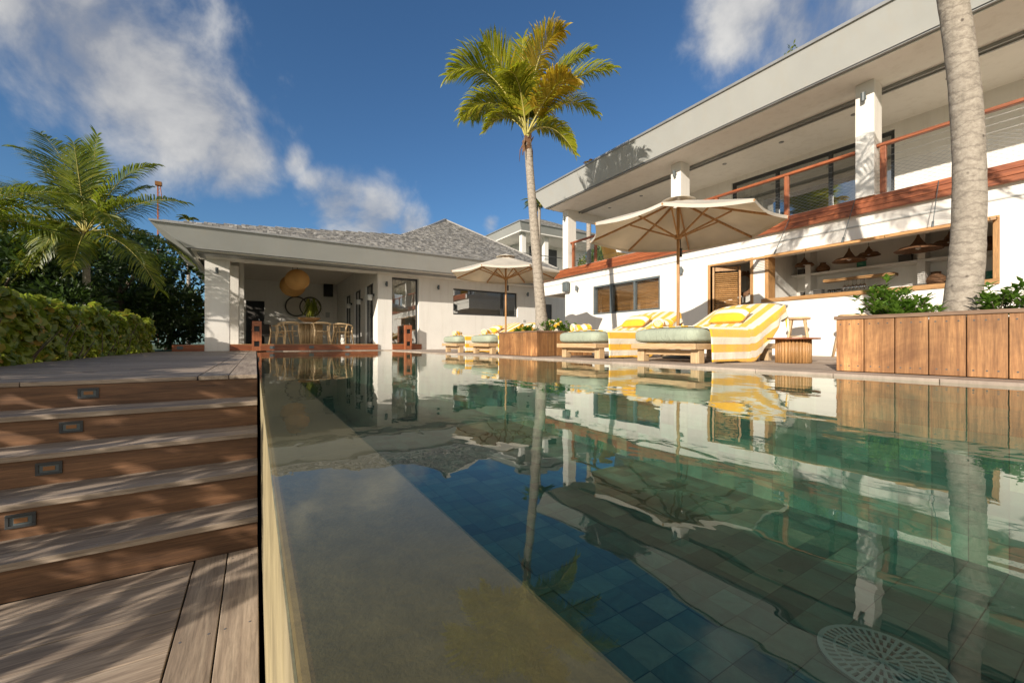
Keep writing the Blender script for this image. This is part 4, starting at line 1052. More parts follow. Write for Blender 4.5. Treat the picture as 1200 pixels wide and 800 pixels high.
def palm(name, label, base, crown, bend, r0, r1, fronds, mats, grp=None, cat='palm tree', n=46, lw=.024, husk=True, clear=False):
    """fronds: (right, up, depth) tip offset, (right, up, depth) control offset, leaflet L, mat index"""
    t = thing(name, label, cat, tuple(base), grp)
    base, crown, bend = Vector(base), Vector(crown), Vector(bend)
    g = MB(); pts = []; rr = []; K_ = 70
    flare = .28 if base.z < 0 or r0 < .13 and not clear else .03
    for i in range(K_+1):
        u = i/K_; p = base*(1-u)**2+bend*2*u*(1-u)+crown*u*u
        pts.append(p); f = r0+(r1-r0)*(u**.6 if u < 1 else 1)
        f *= 1+.006*math.sin(i*2.2)+random.uniform(-.016, .016)
        if u < .12: f *= 1+flare*(1-u/.12)
        rr.append(f)
    g.tube(pts, rr, 20); g.build('trunk', m_trunk, t)
    st = MB(); by = {}
    for tip, ctl, L, mi, *ex in fronds:
        mb = by.setdefault(mi, MB())
        o = lambda a: RV*a[0]+UPV*a[1]+FV*a[2]
        if clear:
            for _ in range(30):
                ok = True
                for q in range(1, 15):
                    u = q/12; pt = crown+o(ctl)*2*u*(1-u)+o(tip)*u*u-Vector((0, 0, CAMZ)); w_ = pt.dot(FV)
                    if w_ > .2 and abs(pt.dot(RV)/w_) < 1.5 and pt.z-.3 < w_*.86: ok = False
                if ok: break
                tip = (tip[0]*.95, tip[1]+.08, tip[2]*.95-.03)
        P0 = crown+Vector((random.uniform(-.03, .03), random.uniform(-.03, .03), random.uniform(-.02, .08)))
        frond(mb, st, P0, crown+o(ctl), crown+o(tip), L, n, ex[0] if ex else .5, ex[1] if len(ex) > 1 else .5, .02, roll=random.uniform(-.3, .3), lw=lw)
    for mi, mb in by.items(): mb.build('fronds', mats[mi], t)
    st.build('leaf_stalks', m_rachis, t)
    if husk:
        g = MB()
        for k in range(26):
            a = random.uniform(0, 2*math.pi); d = Vector((math.cos(a), math.sin(a), 0)); z = random.uniform(-.32, .05)
            b = crown+Vector((0, 0, z))+d*r1*.8; sdv = Vector((-math.sin(a), math.cos(a), 0))*.05
            e = b+d*.07+Vector((0, 0, random.uniform(.05, .2)))
            g.add([b-sdv, b+sdv, e+sdv*.4, e-sdv*.4], [(0, 1, 2, 3)])
        for k in range(5):
            a = random.uniform(0, 2*math.pi); b = crown+Vector((math.cos(a)*r1, math.sin(a)*r1, -.05)); g.tube([b, b+Vector((math.cos(a)*.1, math.sin(a)*.1, -.15)), b+Vector((math.cos(a)*.12, math.sin(a)*.12, -.38))], [.014, .012, .004], 5)
        g.build('husk_fibre', m_rattan, t)
    return t
random.seed(5)
# palm 1
s1 = 1/57.6
def ip(dx, dz, dep=0): return (dx*s1, dz*s1, dep)
fr1 = [(ip(-92, 66, -.2), ip(-45, 108, -.1), .80, 0, .55, .2), (ip(-34, 120, .3), ip(-14, 70, .2), .72, 0, .3, .3), (ip(-5, 130, .3), ip(-6, 80, .2), .60, 0, .25, .5),
       (ip(40, 112, -.35), ip(4, 108, -.25), .66, 1, .7, .2), (ip(66, 108, .3), ip(34, 85, .2), .36, 0, .3, .6), (ip(98, 78, -.1), ip(48, 86, 0), .74, 0, .75, .2),
       (ip(-52, 12, .2), ip(-24, 48, .1), .48, 0, .8), (ip(60, -12, .3), ip(30, 34, .1), .40, 0, .8), (ip(-60, 105, .9), ip(-22, 70, .5), .5, 2, .5),
       (ip(-22, 52, -.7), ip(-8, 66, -.4), .55, 0, .6, .2), (ip(28, 80, 1.0), ip(16, 70, .6), .65, 0, .6, .3), (ip(50, 44, -.7), ip(30, 65, -.3), .55, 1, .7, .2), (ip(-70, 50, .9), ip(-30, 78, .4), .65, 2, .6, .2), (ip(-60, 98, .5), ip(-28, 84, .3), .7, 0, .5, .2), (ip(62, 90, .9), ip(26, 84, .5), .6, 0, .5, .2), (ip(20, 122, -.1), ip(2, 80, 0), .6, 0, .3, .4), (ip(-80, 30, .2), ip(-40, 72, .1), .7, 0, .8, .2), (ip(84, 40, .3), ip(42, 72, .2), .7, 0, .8, .2), (ip(-50, 104, -.2), ip(-26, 84, -.1), .75, 0, .5, .2), (ip(72, 98, -.1), ip(30, 90, 0), .7, 0, .6, .2)]
def basept(x, y, z): return Vector((x, y, z))
cr1 = CAMZ+(HY-162)/F0*8.33
pc = Vector((0,0,0))+FV*8.33+RV*((618-600)/F0*8.33); pc.z = cr1
pb = FV*8.25+RV*((636-600)/F0*8.25); pb.z = .40
palm('coconut_palm', 'tall slim coconut palm with yellow green fronds rising from the small planter', pb, pc, (pb+pc)/2+RV*.02-UPV*0+Vector((-.03, 0, 0)), .125, .075, fr1, [m_frond, m_frondy, m_frondg], 'coconut palms around the pool', n=72, lw=.040)
# palm 2, its crown above the frame
fr2 = []
for k in range(13):
    a = 2*math.pi*k/13+.2; e = random.uniform(-1.3, .15); Lf = random.uniform(1.9, 2.4)
    fr2.append(((math.cos(a)*Lf*.8, e, math.sin(a)*Lf*.8), (math.cos(a)*Lf*.4, e*.3+.75, math.sin(a)*Lf*.4), .5, k % 2 * 2 if k % 4 else 0, .6))
pb2 = FV*3.36+RV*((1124-600)/F0*3.36); pb2.z = .40; pc2 = FV*3.36+RV*((1069-600)/F0*3.36)+Vector((0, 0, 4.5))
bd = FV*3.36+RV*((1164-600)/F0*3.36)+Vector((0, 0, 2.2))
palm('coconut_palm', 'thick grey palm trunk growing in the large planter on the right', pb2, pc2, bd, .118, .082, fr2, [m_frond, m_frondy, m_frondg], 'coconut palms around the pool', lw=.03, clear=True)
# palm 3, left
s3 = 1/40.6
def iq(dx, dy, dep=0): return (dx*s3, -dy*s3, dep)
fr3 = []
def z4(x, y): return ((x-400)/4, (y-590)/4)
for tip, ctl, L, mi, dp, dr in [((150, 90), (330, 230), .55, 2, .2, .4), ((0, 150), (190, 160), .45, 2, .3, .7), ((455, 115), (430, 330), .45, 0, 0, .3), ((680, 235), (520, 260), .5, 2, .3, .7),
                            ((880, 440), (660, 380), .55, 0, -.1, .9), ((830, 860), (640, 570), .6, 0, -.6, .9), ((30, 420), (230, 320), .7, 0, -.6, .9), ((-60, 560), (150, 430), .6, 0, -.4, .9),
                            ((230, 860), (300, 620), .4, 0, -1.2, .8), ((450, 200), (430, 380), .5, 0, -.6, .5), ((560, 300), (480, 350), .5, 2, 1.0, .6), ((200, 350), (320, 330), .5, 2, 1.2, .6),
                            ((700, 600), (560, 430), .5, 2, -1.0, .9), ((60, 700), (230, 500), .55, 2, .8, .9), ((520, 800), (480, 600), .4, 2, -1.1, .8), ((-20, 330), (170, 300), .5, 2, .7, .6), ((790, 700), (620, 480), .5, 2, 1, .9), ((330, 130), (370, 300), .55, 2, .5, .4), ((90, 240), (260, 250), .55, 2, .9, .6), ((620, 420), (520, 400), .55, 2, .2, .7), ((350, 760), (340, 480), .5, 2, -.9, .9), ((640, 780), (560, 520), .5, 0, .6, .9), ((130, 800), (260, 480), .55, 2, -.2, .9)]:
    a = z4(*tip); b = z4(*ctl); fr3.append((iq(a[0], a[1], dp), iq(b[0], b[1], dp*.5), L*1.6, mi, dr, .15))
pc3 = FV*11.8+RV*((100-600)/F0*11.8); pc3.z = CAMZ+(HY-276)/F0*11.8
pb3 = FV*11.8+RV*((104-600)/F0*11.8); pb3.z = -.2
palm('coconut_palm', 'bushy green coconut palm behind the sea grape hedge on the left', pb3, pc3, (pb3+pc3)/2, .10, .08, fr3, [m_frondg, m_frondy, m_frondg], 'coconut palms around the pool', n=72, lw=.04)
# palm 4 at left frame edge
fr4 = []
for k in range(12):
    a = 2*math.pi*k/12; e = random.uniform(-.4, 1.2); Lf = random.uniform(2.2, 2.9)
    fr4.append(((math.cos(a)*Lf*.85, e, math.sin(a)*Lf*.85), (math.cos(a)*Lf*.4, e*.6+.8, math.sin(a)*Lf*.4), .8, 0, .8, .15))
pc4 = FV*8.5+RV*((-62-600)/F0*8.5); pc4.z = CAMZ+(HY-275)/F0*8.5; pb4 = Vector((pc4.x, pc4.y, -.2))
palm('coconut_palm', 'palm at the left edge of the frame, only its right fronds in view', pb4, pc4, (pb4+pc4)/2, .10, .08, fr4, [m_frondg, m_frondy, m_frondg], 'coconut palms around the pool', n=64, lw=.04)
# small far palms peeking over roofs
def farpalm(px, py, w, zb, label, s=.9, nf=11, seed=1, mat=0):
    random.seed(seed); c = FV*w+RV*((px-600)/F0*w); c.z = CAMZ+(HY-py)/F0*w; b = Vector((c.x, c.y, zb)); fr = []
    for k in range(nf):
        a = 2*math.pi*k/nf+random.random()*.4; e = random.uniform(-.2, 1.0); Lf = random.uniform(1.7, 2.3)*s
        fr.append(((math.cos(a)*Lf*.85, e*s, math.sin(a)*Lf*.85), (math.cos(a)*Lf*.4, (e*.6+.7)*s, math.sin(a)*Lf*.4), .5*s, mat, .7))
    palm('coconut_palm', label, b, c, (b+c)/2, .12, .09, fr, [m_frondg, m_orange, m_frondg], 'distant palms behind the buildings', n=34, lw=.05, husk=False)
farpalm(221, 260, 26, -.3, 'small palm tip poking up just behind the left corner of the pool house roof', .36, 9, 3)
farpalm(632, 243, 26, 0, 'ragged palm behind the slim palm trunk, beyond the villa corner', .62, 15, 4)
farpalm(690, 192, 17, 0, 'reddish palm tip just above the far end of the villa roof', .13, 9, 6, 1)

# ================================================================== HEDGE
random.seed(9)
hd = thing('sea_grape_hedge', 'long clipped sea grape hedge with round leaves along the left side of the deck', 'hedge', (-2.7, 8, -.16))
g = MB(); st = MB(); yl = MB()
def disc_leaf(mb, p, nrm, r):
    nrm = nrm.normalized(); a = nrm.cross(UPV)
    if a.length < .1: a = Vector((1, 0, 0))
    a.normalize(); b = nrm.cross(a); q = random.uniform(0, 6.28); a, b = a*math.cos(q)+b*math.sin(q), b*math.cos(q)-a*math.sin(q)
    vs = [p]+[p+(a*math.cos(k*math.pi/3.5)+b*math.sin(k*math.pi/3.5))*r*(1.05 if k % 2 else .95)+nrm*(r*.18*math.cos(2*k*math.pi/3.5)) for k in range(7)]
    mb.add(vs, [(0, k+1, (k+1) % 7+1) for k in range(7)], None, True)
def hedge_prof(y):
    if y > 4.6: x1 = -2.22-.02*(y-5); zt = .73+.012*(y-5)+.05*math.sin(y*2.1)+.04*math.sin(y*5.3); zb = -.12
    else: x1 = -2.75; zt = .93+.07*math.sin(y*3); zb = -.85
    return x1, zt, zb
y = .85
cnt = 0
while y < 14.9:
    x1, zt, zb = hedge_prof(y); dens = 44 if y > 4.2 else 19
    if y > 9: dens = 36
    for k in range(dens):
        f = random.random()
        r = random.uniform(.038, .068)
        if f < .45:   # front face
            z = zb+(zt-zb)*random.random()**.75; x = x1-abs(random.gauss(0, .09))+.05*math.sin(z*9+y*4); n = Vector((.8, random.gauss(0, .5), .5+random.gauss(0, .4)))
        elif f < .85:
            x = x1-random.random()*.9; z = zt-abs(random.gauss(0, .07))+.07*math.sin(x*7+y*3)+.04*math.sin(y*11); n = Vector((random.gauss(.1, .5), random.gauss(0, .5), 1))
        else:
            x = x1-random.random()*.9; z = random.uniform(zb, zt); n = rv()
        disc_leaf(g, Vector((x, y+random.uniform(-.04, .04), z)), n, r)
    y += .026
for k in range(360):
    y = random.uniform(1.0, 14.8); x1, zt, zb = hedge_prof(y); x = x1-random.uniform(.05, .7); b = Vector((x, y, zb-.05)); e = b+Vector((random.gauss(.05, .15), random.gauss(0, .2), (zt-zb)*random.uniform(.5, .9)))
    st.tube([b, (b+e)/2+Vector((random.gauss(0, .04), random.gauss(0, .04), 0)), e], [.012, .009, .004], 5, False)
g.build('foliage', m_seagrape, hd); st.build('stems', m_bark, hd)

# ================================================================== TREES behind
def crown_mesh(name, rx, rz, n, leaf, mat, seed, clumps=14, zc=0):
    random.seed(seed); g = MB(); cl = []
    for k in range(clumps):
        d = rv(); q = random.uniform(.35, .8); cl.append((Vector((d.x*rx*q, d.y*rx*q, zc+d.z*rz*q)), random.uniform(.28, .5)*rx))
    for k in range(n):
        c, r = cl[random.randrange(len(cl))]; d = rv(); rr = r*random.uniform(.55, 1)**.5*(1+.12*random.random())
        p = c+Vector((d.x*rr, d.y*rr, d.z*rr*.8)); leafpoly(g, p, d+rv()*.7, rv(), leaf*random.uniform(.6, 1.3), leaf*.55, .2)
    return g
def tree(kind, label, grp, x, y, zb, rx, rz, h, n, leaf, mat, seed):
    t = thing(kind, label, 'tree', (x, y, zb), grp)
    g = crown_mesh(kind, rx, rz, n, leaf, mat, seed, zc=0); 
    g.v = [(v[0]+x, v[1]+y, v[2]+zb+h) for v in g.v]
    g.build('crown', mat, t)
    s = MB(); s.tube([(x, y, zb), (x+.1, y, zb+h*.5), (x, y, zb+h)], [.16, .12, .06], 8)
    for k in range(6):
        a = k*1.05; s.tube([(x, y, zb+h*(.35+.08*k)), (x+math.cos(a)*rx*.5, y+math.sin(a)*rx*.5, zb+h*(.7+.06*k))], [.06, .02], 6)
    s.build('trunk', m_bark, t); return t
gl = 'trees massed behind the hedge'
tl = [(-10.5, 15.5, 2.4, 2.2, 2.3), (-6.2, 17.5, 2.2, 2.0, 2.3), (-4.3, 20.5, 2.4, 2.0, 2.9), (-8.4, 21, 3.0, 2.5, 3.3), (-13, 22, 3.0, 2.8, 3.4), (-5.4, 26, 3.0, 2.4, 3.8), (-7.5, 12.2, 1.8, 1.4, .9), (-4.6, 16.2, 1.6, 1.2, .9), (-3.4, 24, 2.4, 1.8, 1.9), (-12.0, 30, 4, 3.4, 3)]
labs = ['dark leafy tree at the far left behind the palms', 'dark tree just left of the pool house, behind the left palm', 'tree touching the left corner of the pool house roof', 'broad dark tree deep behind the left palm', 'tall dark tree at the left margin of the background', 'far tree seen between palm and roof corner', 'low dense bush tree just behind the hedge under the left palm', 'low bush tree behind the far end of the hedge', 'dark tree behind the pool house column', 'most distant broad tree on the left skyline']
for i, ((x, y, rx, rz, h), lb) in enumerate(zip(tl, labs)):
    tree('broadleaf_tree', lb, gl, x, y, -.3, rx, rz, h, 5200, .22, m_tree if i % 3 else m_tree2, 40+i)
tree('orange_bush', 'orange brown leaved bush beneath the left palm', gl, -4.6, 12.9, -.2, .55, .35, .95, 1100, .12, m_orange, 77)
tr_ = [(19.2, 18.9, 2.6, 2.2, 5.0, m_tree2, 'leafy tree seen through the open end of the villa terrace'), (29.5, 39, 3.4, 3, 12.3, m_tree, 'darker tree behind the roof of the small upper house'), (33.5, 38, 4.2, 3.4, 11.5, m_tree2, 'tall tree beyond the terrace end behind the parasol'),
       (12.9, 17.9, .95, .8, 3.15, m_shrub, 'bright green bush below the small upper house beside the villa column'), (37, 34, 4, 3.5, 9.5, m_tree, 'distant dark tree behind the terrace chair')]
for i, (x, y, rx, rz, h, mt, lb) in enumerate(tr_):
    tree('broadleaf_tree', lb, 'trees between and behind the houses', x, y, -.3, rx, rz, h, 5200 if rx > 2 else 2600, .24 if rx > 2 else .13, mt, 60+i)
c = FV*9.6+RV*((928-600)/F0*9.6)
sprig = thing('roof_plant', 'tiny green sprig showing above the villa roof edge', 'plant', (9.2, 4.6, 5.6))
pp = onX(928, 60, 8.3); g = MB()
for k in range(26): leafpoly(g, pp+Vector((random.gauss(0, .04), random.gauss(0, .08), random.uniform(-.12, .06))), rv()+UPV, rv(), .1, .03)
g.build('foliage', m_frondg, sprig)
sprig.location = (0, 0, 0); sprig['_o'] = Vector((0,0,0))
for ch in sprig.children: ch.location = Vector((9.2, 4.6, 5.6))
# fix: keep the plant's Empty at its own base
sprig.location = (9.2, 4.6, 5.6)
for ch in sprig.children: ch.location = (0, 0, 0)

# ================================================================== UPPER HOUSE (small, behind)
uh = thing('hillside_house', 'small white house with hip roof and columns seen beyond the shingled roof', 'house', (15.5, 27, 0))
a = onY(609, 258.5, 24.5); UZ = a.z; ux0 = a.x
g = MB(); g.add([(ux0, 24.5, UZ), (ux0+9, 24.5, UZ), (ux0+9, 24.8, UZ-.55), (ux0+.35, 24.8, UZ-.55), (ux0, 33, UZ), (ux0+.35, 33, UZ-.55)], [(0, 3, 2, 1), (0, 4, 5, 3)]); g.build('fascia', m_fascia, uh)
g = MB(); g.box((ux0+.3, 24.78, UZ-.62), (ux0+9, 33, UZ-.551)); g.build('soffit', m_white, uh)
g = MB(); g.add([(ux0, 24.5, UZ+.003), (ux0+9, 24.5, UZ+.003), (ux0+9, 33, UZ+.003), (ux0, 33, UZ+.003), (ux0+4.5, 28.5, UZ+1.9)], [(0, 1, 4), (1, 2, 4), (2, 3, 4), (3, 0, 4)]); g.build('roof_deck', m_shingle, uh)
g = MB(); V2 = Vector((0, 4.0, 1.9)); l2 = V2.length
shingle(g, (ux0, 24.5, UZ+.01), (1, 0, 0), V2, [(0, 0), (9, 0), (4.5, l2)], .22, .2); g.build('roof_shingles', m_shingle, uh)
g = MB(); g.beam((ux0, 24.5, UZ+.02), (ux0+9, 24.5, UZ+.02), .08, .08); g.beam((ux0, 24.5, UZ+.02), (ux0, 33, UZ+.02), .08, .08); g.build('roof_edge', m_trim, uh)
g = MB(); g.box((ux0+2.2, 27.5, -.3), (ux0+9, 33, UZ-.622)); g.build('wall', m_white, uh)
g = MB(); g.box((ux0+.3, 24.9, -.3), (ux0+9, 27.49, UZ-3.1)); g.build('terrace', m_white, uh)
for px in (614, 640.5):
    p = onY(px, 300, 25.2); g = MB(); g.box((p.x-.18, 25.2, UZ-3.099), (p.x+.18, 25.55, UZ-.621)); g.build('column', m_white, uh)
g = MB(); g.box((ux0+2.9, 27.42, UZ-3.05), (ux0+3.9, 27.49, UZ-.9)); g.box((ux0+4.7, 27.42, UZ-3.05), (ux0+5.7, 27.49, UZ-.9)); g.build('window', m_dark, uh)
g = MB(); g.tube([(ux0+.5, 25.0, UZ-2.15), (ux0+9, 25.0, UZ-2.15)], .03, 6); g.build('handrail', m_dark, uh)

# crane mast on the skyline
cn = thing('crane_mast', 'thin red lattice mast on the skyline above the left palm frond', 'mast', tuple(FV*60+RV*((186-600)/F0*60)))
w = 60; a = FV*w+RV*((184.5-600)/F0*w); zt = CAMZ+(HY-215)/F0*w; b = FV*w+RV*((190-600)/F0*w)
g = MB()
for dx in (0, .35): 
    g.tube([(a.x+dx*CT*.5, a.y-dx*ST*.5, -1.5), (a.x-dx*.1+dx*.3, a.y, zt)], .05, 5)
z = 12
while z < zt-.4:
    g.tube([(a.x, a.y, z), (a.x+.25, a.y-.1, z+.5)], .03, 4); z += .5
g.tube([(b.x, b.y, zt-2.6), (a.x+.3, a.y, zt-.2)], .06, 5); g.build('lattice', m_redwoodZ, cn)
g = MB(); g.box((a.x-.25, a.y-.3, zt-.3), (a.x+.5, a.y+.3, zt+.25)); g.build('mast_head', m_orange, cn)

# ================================================================== PARASOLS
def make_parasol():
    t = thing('parasol', '', 'parasol', (0, 0, 0), 'cream parasols over the loungers')
    H = 2.55; RR = 1.45; ZR = 2.05
    g = MB(); g.tube([(0, 0, .0), (0, 0, 2.5)], .024, 12); g.build('pole', m_umbwood, t)
    g = MB(); g.lathe([(0, .001), (.24, .001), (.24, .035), (.05, .055), (.035, .20), (0, .20)], (0, 0, 0), 24); g.build('base', m_greyframe, t)
    rim = [Vector((RR*math.cos(a), RR*math.sin(a), ZR)) for a in [2*math.pi*(k+.5)/8+.1 for k in range(8)]]
    def cz(u): return H-.02-(H-.02-ZR)*(u**.92)
    g = MB(); nr = 7
    for k in range(8):
        a, b = rim[k], rim[(k+1) % 8]; P = []
        for i in range(nr+1):
            u = .13+.87*i/nr; row = []
            for j in range(7):
                v = j/6; p = a*(1-v)+b*v; sag = -.05*math.sin(math.pi*v)*u
                inn = 1-.035*math.sin(math.pi*v)*u
                row.append(Vector((p.x*u*inn, p.y*u*inn, cz(u)+sag*.6)))
            P.append(row)
        g.grid(P, None, False)
        # valance hem
        g.grid([[p for p in P[-1]], [p*1.0+Vector((0, 0, -.045)) for p in P[-1]]], None, False)
    g.build('canopy', m_canvas, t, solid=.003)
    g = MB(); P = []
    for u in (.0, .5, 1):
        P.append([Vector((.26*u*math.cos(a)+.0001, .26*u*math.sin(a), H+.03-.085*u)) for a in [2*math.pi*k/24 for k in range(25)]])
    g.grid(P); g.build('top_vent', m_canvas, t, solid=.003)
    for k in range(8):
        d = rim[k]; g = MB(); pts = [Vector((d.x*u, d.y*u, cz(u)-.022)) for u in (.03, .35, .7, 1.0)]
        for i in range(3): g.beam(pts[i], pts[i+1]+(pts[i+1]-pts[i]).normalized()*.004, .020, .030)
        rb = g.build('rib', m_umbwood, t)
        g = MB(); g.beam(Vector((d.x*.03, d.y*.03, 1.93)), Vector((d.x*.52, d.y*.52, cz(.52)-.04)), .018, .024); g.build('strut', m_umbwood, rb)
    g = MB(); g.lathe([(.03, -.04), (.055, -.03), (.055, .03), (.03, .04)], (0, 0, 1.93), 12, False); g.build('hub', m_umbwood, t); g = MB(); g.lathe([(.03, -.04), (.05, -.03), (.05, .03), (0, .03)], (0, 0, H-.08), 12, False); g.build('hub', m_umbwood, t)
    g = MB(); g.tube([(.05, .0, 1.93), (.07, 0, 1.75)], .008, 6); g.box((.055, -.015, 1.62), (.085, .015, 1.76)); g.build('pulley', m_black, t)
    return t
p1 = make_parasol(); p2 = copy_tree(p1)
p1.location = (5.7, 4.1, 0); p1['label'] = 'larger looking cream parasol with wooden ribs between the two nearest loungers'
p2.location = (5.55, 9.15, 0); p2.rotation_euler = (0, 0, R(8)); p2['label'] = 'far cream parasol in front of the pool house window'

# ================================================================== LOUNGERS
def make_lounger():
    t = thing('sun_lounger', '', 'sun lounger', (0, 0, 0), 'sage cushioned wooden loungers beside the pool')
    W = .475
    g = MB()
    g.box((0, -W, .165), (.045, W, .235)); g.build('end_rail', m_teakY, t, bevel=.004)
    g = MB(); g.box((1.955, -W, .165), (2.0, W, .235)); g.build('end_rail', m_teakY, t, bevel=.004)
    g = MB(); g.box((.0455, -W, .165), (1.9545, -W+.045, .235)); g.box((.0455, W-.045, .165), (1.9545, W, .235)); g.build('side_rail', m_teakX, t, bevel=.004)
    g = MB()
    x = .07
    while x < 1.25: g.box((x, -W+.046, .20), (x+.06, W-.046, .222)); x += .085
    g.build('slats', m_teakY, t)
    for x in (.10, 1.68):
        for s in (-1, 1):
            g = MB(); g.box((x, s*W-s*.02, .0), (x+.11, s*W-s*.13, .1645)); g.build('leg', m_teakZ, t, bevel=.004)
        g = MB(); g.box((x+.03, -W+.135, .09), (x+.07, W-.135, .16)); g.build('crossbar', m_teakY, t, bevel=.004)
    # mattress: seat
    def cushion(x0, x1, z0, z1, rz=0, name='seat_cushion', piv=None):
        P = []; n = 18; m = 22
        hw = W+.005
        ctr = Vector(((x0+x1)/2, 0, (z0+z1)/2)); g = MB()
        # superellipsoid cushion
        for i in range(n+1):
            a = -math.pi/2+math.pi*i/n; row = []
            ca = math.copysign(abs(math.cos(a))**.25, math.cos(a)); sa = math.copysign(abs(math.sin(a))**.5, math.sin(a))
            for j in range(m*2+1):
                b = 2*math.pi*j/(m*2); cb = math.copysign(abs(math.cos(b))**.22, math.cos(b)); sb = math.copysign(abs(math.sin(b))**.22, math.sin(b))
                pz = (z1-z0)/2*sa
                px = (x1-x0)/2*ca*cb; py = hw*ca*sb
                if pz > 0: pz *= 1-.12*(abs(py)/hw)**3
                row.append(Vector((px, py, pz)))
            P.append(row)
        Rm = Matrix.Rotation(-rz, 3, 'Y')
        P = [[(ctr if piv is None else piv)+Rm@(p+(Vector((0,0,0)) if piv is None else ctr-piv)) for p in row] for row in P]
        g.grid(P); return g.build(name, m_sage, t)
    cushion(0.005, 1.22, .237, .435)
    ang = math.atan2(.34, .74)
    cushion(1.17, 2.05, .28, .42, ang, 'back_cushion', Vector((1.2, 0, .33)))
    g = MB()
    d = Vector((math.cos(ang), 0, math.sin(ang))); b0 = Vector((1.2, 0, .255))
    for s in (-1, 1): g.beam(b0+Vector((0, s*.40, 0)), b0+d*.84+Vector((0, s*.40, 0)), .04, .04)
    for k in range(8): q = b0+d*(.06+k*.105); g.beam(q+Vector((0, -.4, 0)), q+Vector((0, .4, 0)), .05, .02)
    for s in (-1, 1): g.beam((1.86, s*.36, .20), tuple(b0+d*.55+Vector((0, s*.36, -.02))), .03, .03)
    g.build('backrest_frame', m_teakX, t)
    return t
def towel_surface(x):
    if x < 1.18: return .442
    u = (x-1.18); z = .442+u*.46
    return z
def make_towel(seed):
    random.seed(seed); g = MB(); P = []; UV = []
    xs = [.215+(2.0-.215)*i/60 for i in range(61)]
    hang_n = 26; W = .485
    ph = random.uniform(0, 6)
    for i, x in enumerate(xs):
        zt = towel_surface(min(x, 1.99))+.006
        if 1.05 < x < 1.3: zt += .012
        if x < .3: zt -= .0
        u = (x-.215)/1.785
        hem = .40 if u < .3 else .40+.24*(u-.3)-1.05*max(0, u-.45)**1.35
        hem = min(hem, zt-.03); hem = max(hem, .18)
        row = []; uvr = []
        dist = -.10
        # far short hang
        for k in range(5): 
            f = k/5; row.append(Vector((x, W+.012, zt-.10*(1-f)-.03))); uvr.append((-.10*(1-f), x))
        nt_ = 24
        for k in range(nt_+1):
            f = k/nt_; yy = W*(1-2*f)
            crown = -(.030+.05*max(0, u-.5))*abs(2*f-1)**4
            wr = .0016*math.sin(x*19+yy*14+ph)+.0012*math.sin(yy*27-x*13)
            row.append(Vector((x, yy, zt+crown+wr))); uvr.append((f*2*W, x))
        for k in range(1, hang_n+1):
            f = k/hang_n; l = hem*f
            fold = (.010*math.sin(x*13+ph+f*2.5)+.005*math.sin(x*29+ph*2-f*2))*min(1, f*1.6)*(.35+1.6*max(0, u-.35))
            sx = .06*f*math.sin(ph+x*2)*0
            # head end: cloth gathers backwards
            bx = x+.05*f*max(0, u-.5)
            row.append(Vector((bx, -W-.012-.02*math.sin(min(1, f*3)*1.57)-.012*f+fold-.015, zt-.03-l))); uvr.append((2*W+l, x))
        P.append(row); UV.append(uvr)
    # over the head end
    last = P[-1]; uvl = UV[-1]
    for e in range(1, 6):
        P.append([Vector((p.x+.03*math.sin(e/5*2.6), p.y, p.z-.045*e)) for p in last]); UV.append([(a, b+.05*e) for a, b in uvl])
    g.grid(P, UV); return g
def make_pillow(ww=.48, hh=.30, th=.15):
    g = MB(); P = []; UV = []
    n = 16
    for side in (1, -1):
        P = []; UV = []
        for i in range(n+1):
            row = []; uv = []
            for j in range(n+1):
                u, v = 2*i/n-1, 2*j/n-1
                h = th/2*((1-u**4)*(1-v**4))**.55
                pin = 1-.06*(1-abs(u))*0
                row.append(Vector((ww/2*u*(1-.06*(1-v*v)*0+.03*abs(u*v)), hh/2*v*(1+.05*u*u*v*v), side*h))); uv.append((hh/2*v, ww/2*u))
            P.append(row); UV.append(uv)
        g.grid(P, UV)
    return g
lou = make_lounger()
specs = [((4.29, 3.335), 'A'), ((4.38, 5.06), 'B'), ((4.30, 8.30), 'C'), ((4.30, 9.98), 'D')]
desc = ['nearest the camera', 'second nearest, left of the large parasol pole', 'just beyond the small planter', 'farthest away, beside the pool house']
descx = ['nearest the camera, left of the large planter', 'second from the camera, right of the small planter', 'just beyond the small planter, in front of the far parasol pole', 'farthest from the camera, nearest the pool house']
for i, ((lx, ly), k) in enumerate(specs):
    o = lou if i == 0 else copy_tree(lou); o.location = (lx, ly, .001); o['label'] = 'wooden sun lounger with sage cushion, '+desc[i]
